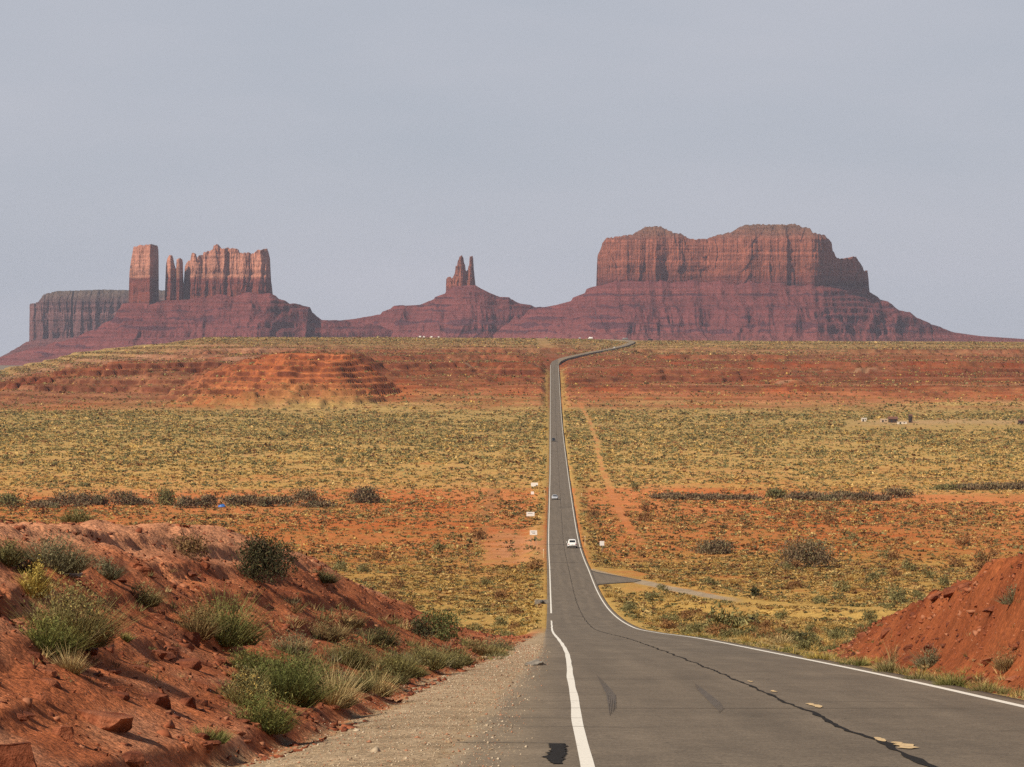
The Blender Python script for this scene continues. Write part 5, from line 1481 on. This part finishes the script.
# blue tarp heap in the left shrub line
p = pick(222, 507)
b2 = bmesh.new(); bmesh.ops.create_icosphere(b2, subdivisions=3, radius=1)
for v in b2.verts:
    v.co = Vector((v.co.x * 1.3, v.co.y * .9, max(v.co.z, -.1) * .8 * (1 + .35 * math.sin(v.co.x * 5) * math.cos(v.co.y * 6))))
o = bm_obj('tarp', b2, simple_mat('blue_tarp', (.03, .13, .42), .5), None); o.location = p
tag(o, 'small blue tarp heap among dark bushes at left', 'tarp')

def shed(label, px, py, w, h, dpt, wall, roofc, roof_h, name='shed', group='far buildings on the plain', door=True):
    p = pick(px, py)
    root = empty(name, p); tag(root, label, 'building', group)
    bm_obj('wall', box_bm((0, 0, h / 2), (w, dpt, h + .1)), wall, root, False)
    bm = bmesh.new()
    a = [bm.verts.new(c) for c in ((-w*.55, -dpt*.56, h + .03), (w*.55, -dpt*.56, h + .03), (w*.55, dpt*.56, h + .03), (-w*.55, dpt*.56, h + .03), (-w*.55, 0, h + roof_h), (w*.55, 0, h + roof_h))]
    for f in ((0, 1, 5, 4), (2, 3, 4, 5), (0, 4, 3), (1, 2, 5), (3, 2, 1, 0)): bm.faces.new([a[k] for k in f])
    bmesh.ops.recalc_face_normals(bm, faces=bm.faces)
    bm_obj('roof', bm, roofc, root, False)
    if door:
        bm_obj('door', box_bm((-w * .2, -dpt / 2 - .03, h * .4), (min(1.0, w * .3), .06, h * .8)), M_TRIM, root, False)
        bm_obj('window', box_bm((w * .22, -dpt / 2 - .03, h * .6), (min(1.0, w * .25), .06, h * .3)), M_GLASS, root, False)
W_DK = simple_mat('dark_plank', (.06, .035, .025), .9, 0, .3, 2); W_TAN = simple_mat('tan_wall', (.50, .36, .24), .9, 0, .1, 1); W_WH = simple_mat('pale_wall', (.66, .58, .48), .8, 0, .1, 1); RF = simple_mat('rusty_roof', (.14, .06, .04), .8, 0, .2, 1)
shed('dark wooden shed with sloping roof on the plain at right', 893, 422.5, 5.5, 2.3, 4, W_DK, RF, 1.6)
shed('narrow tall dark hut right of the wooden shed', 910.5, 422.7, 2.3, 4.6, 2.3, W_DK, RF, .8)
shed('low pale trailer between the wooden shed and the tall hut', 902, 424, 6.0, 1.3, 2.4, W_WH, W_TAN, .3)
shed('pale low hut left of the wooden shed', 884, 422.3, 4.5, 1.7, 3, W_TAN, W_TAN, .5)
shed('pale trailer standing farthest left of the sheds', 864, 421.5, 3.2, 1.8, 2.4, W_WH, W_WH, .4)
shed('small dark hut at the right edge of the plain', 1021, 424.5, 3.4, 2.2, 3, W_DK, RF, .8)
for i, (px, w, hh) in enumerate(((420, 3.4, 2.2), (424, 2.6, 2.0), (431.5, 3.0, 2.2), (438.5, 2.6, 1.9))):
    x = px2x(px, 5180)
    root = empty('trailer', (x, 5180, hpt(x, 5180) - .1)); tag(root, 'tiny white trailer in the cluster on the skyline under the spired butte', 'trailer', 'white trailers on the skyline')
    bm_obj('body', box_bm((0, 0, hh / 2 + .4), (w, 2.2, hh), .15), M_SIGNW, root, False)
    for s in (-1, 1):
        b2 = bmesh.new(); bmesh.ops.create_cone(b2, cap_ends=True, segments=12, radius1=.35, radius2=.35, depth=.25, matrix=Matrix.Translation((0, s * 1.0, .35)) @ Matrix.Rotation(math.pi/2, 4, 'X'))
        bm_obj('wheel', b2, M_TYRE, root)

# ------------------------------------------------------------------ air
HAZE = 1.7e-5
bm = box_bm((0, 0, 180), (36000, 36000, 520))
hz = bm_obj('haze', bm, None, None, False)
hm = bpy.data.materials.new('thin_dust_haze'); hm.use_nodes = True
t = hm.node_tree; t.nodes.clear()
pv = t.nodes.new('ShaderNodeVolumePrincipled'); pv.inputs['Color'].default_value = (.76, .80, 1.0, 1); pv.inputs['Density'].default_value = HAZE; pv.inputs['Anisotropy'].default_value = 0.0
om = t.nodes.new('ShaderNodeOutputMaterial'); t.links.new(pv.outputs[0], om.inputs['Volume'])
hz.data.materials.append(hm)
tag(hz, 'thin pale dusty haze lying over the whole desert', 'haze', None, 'stuff')
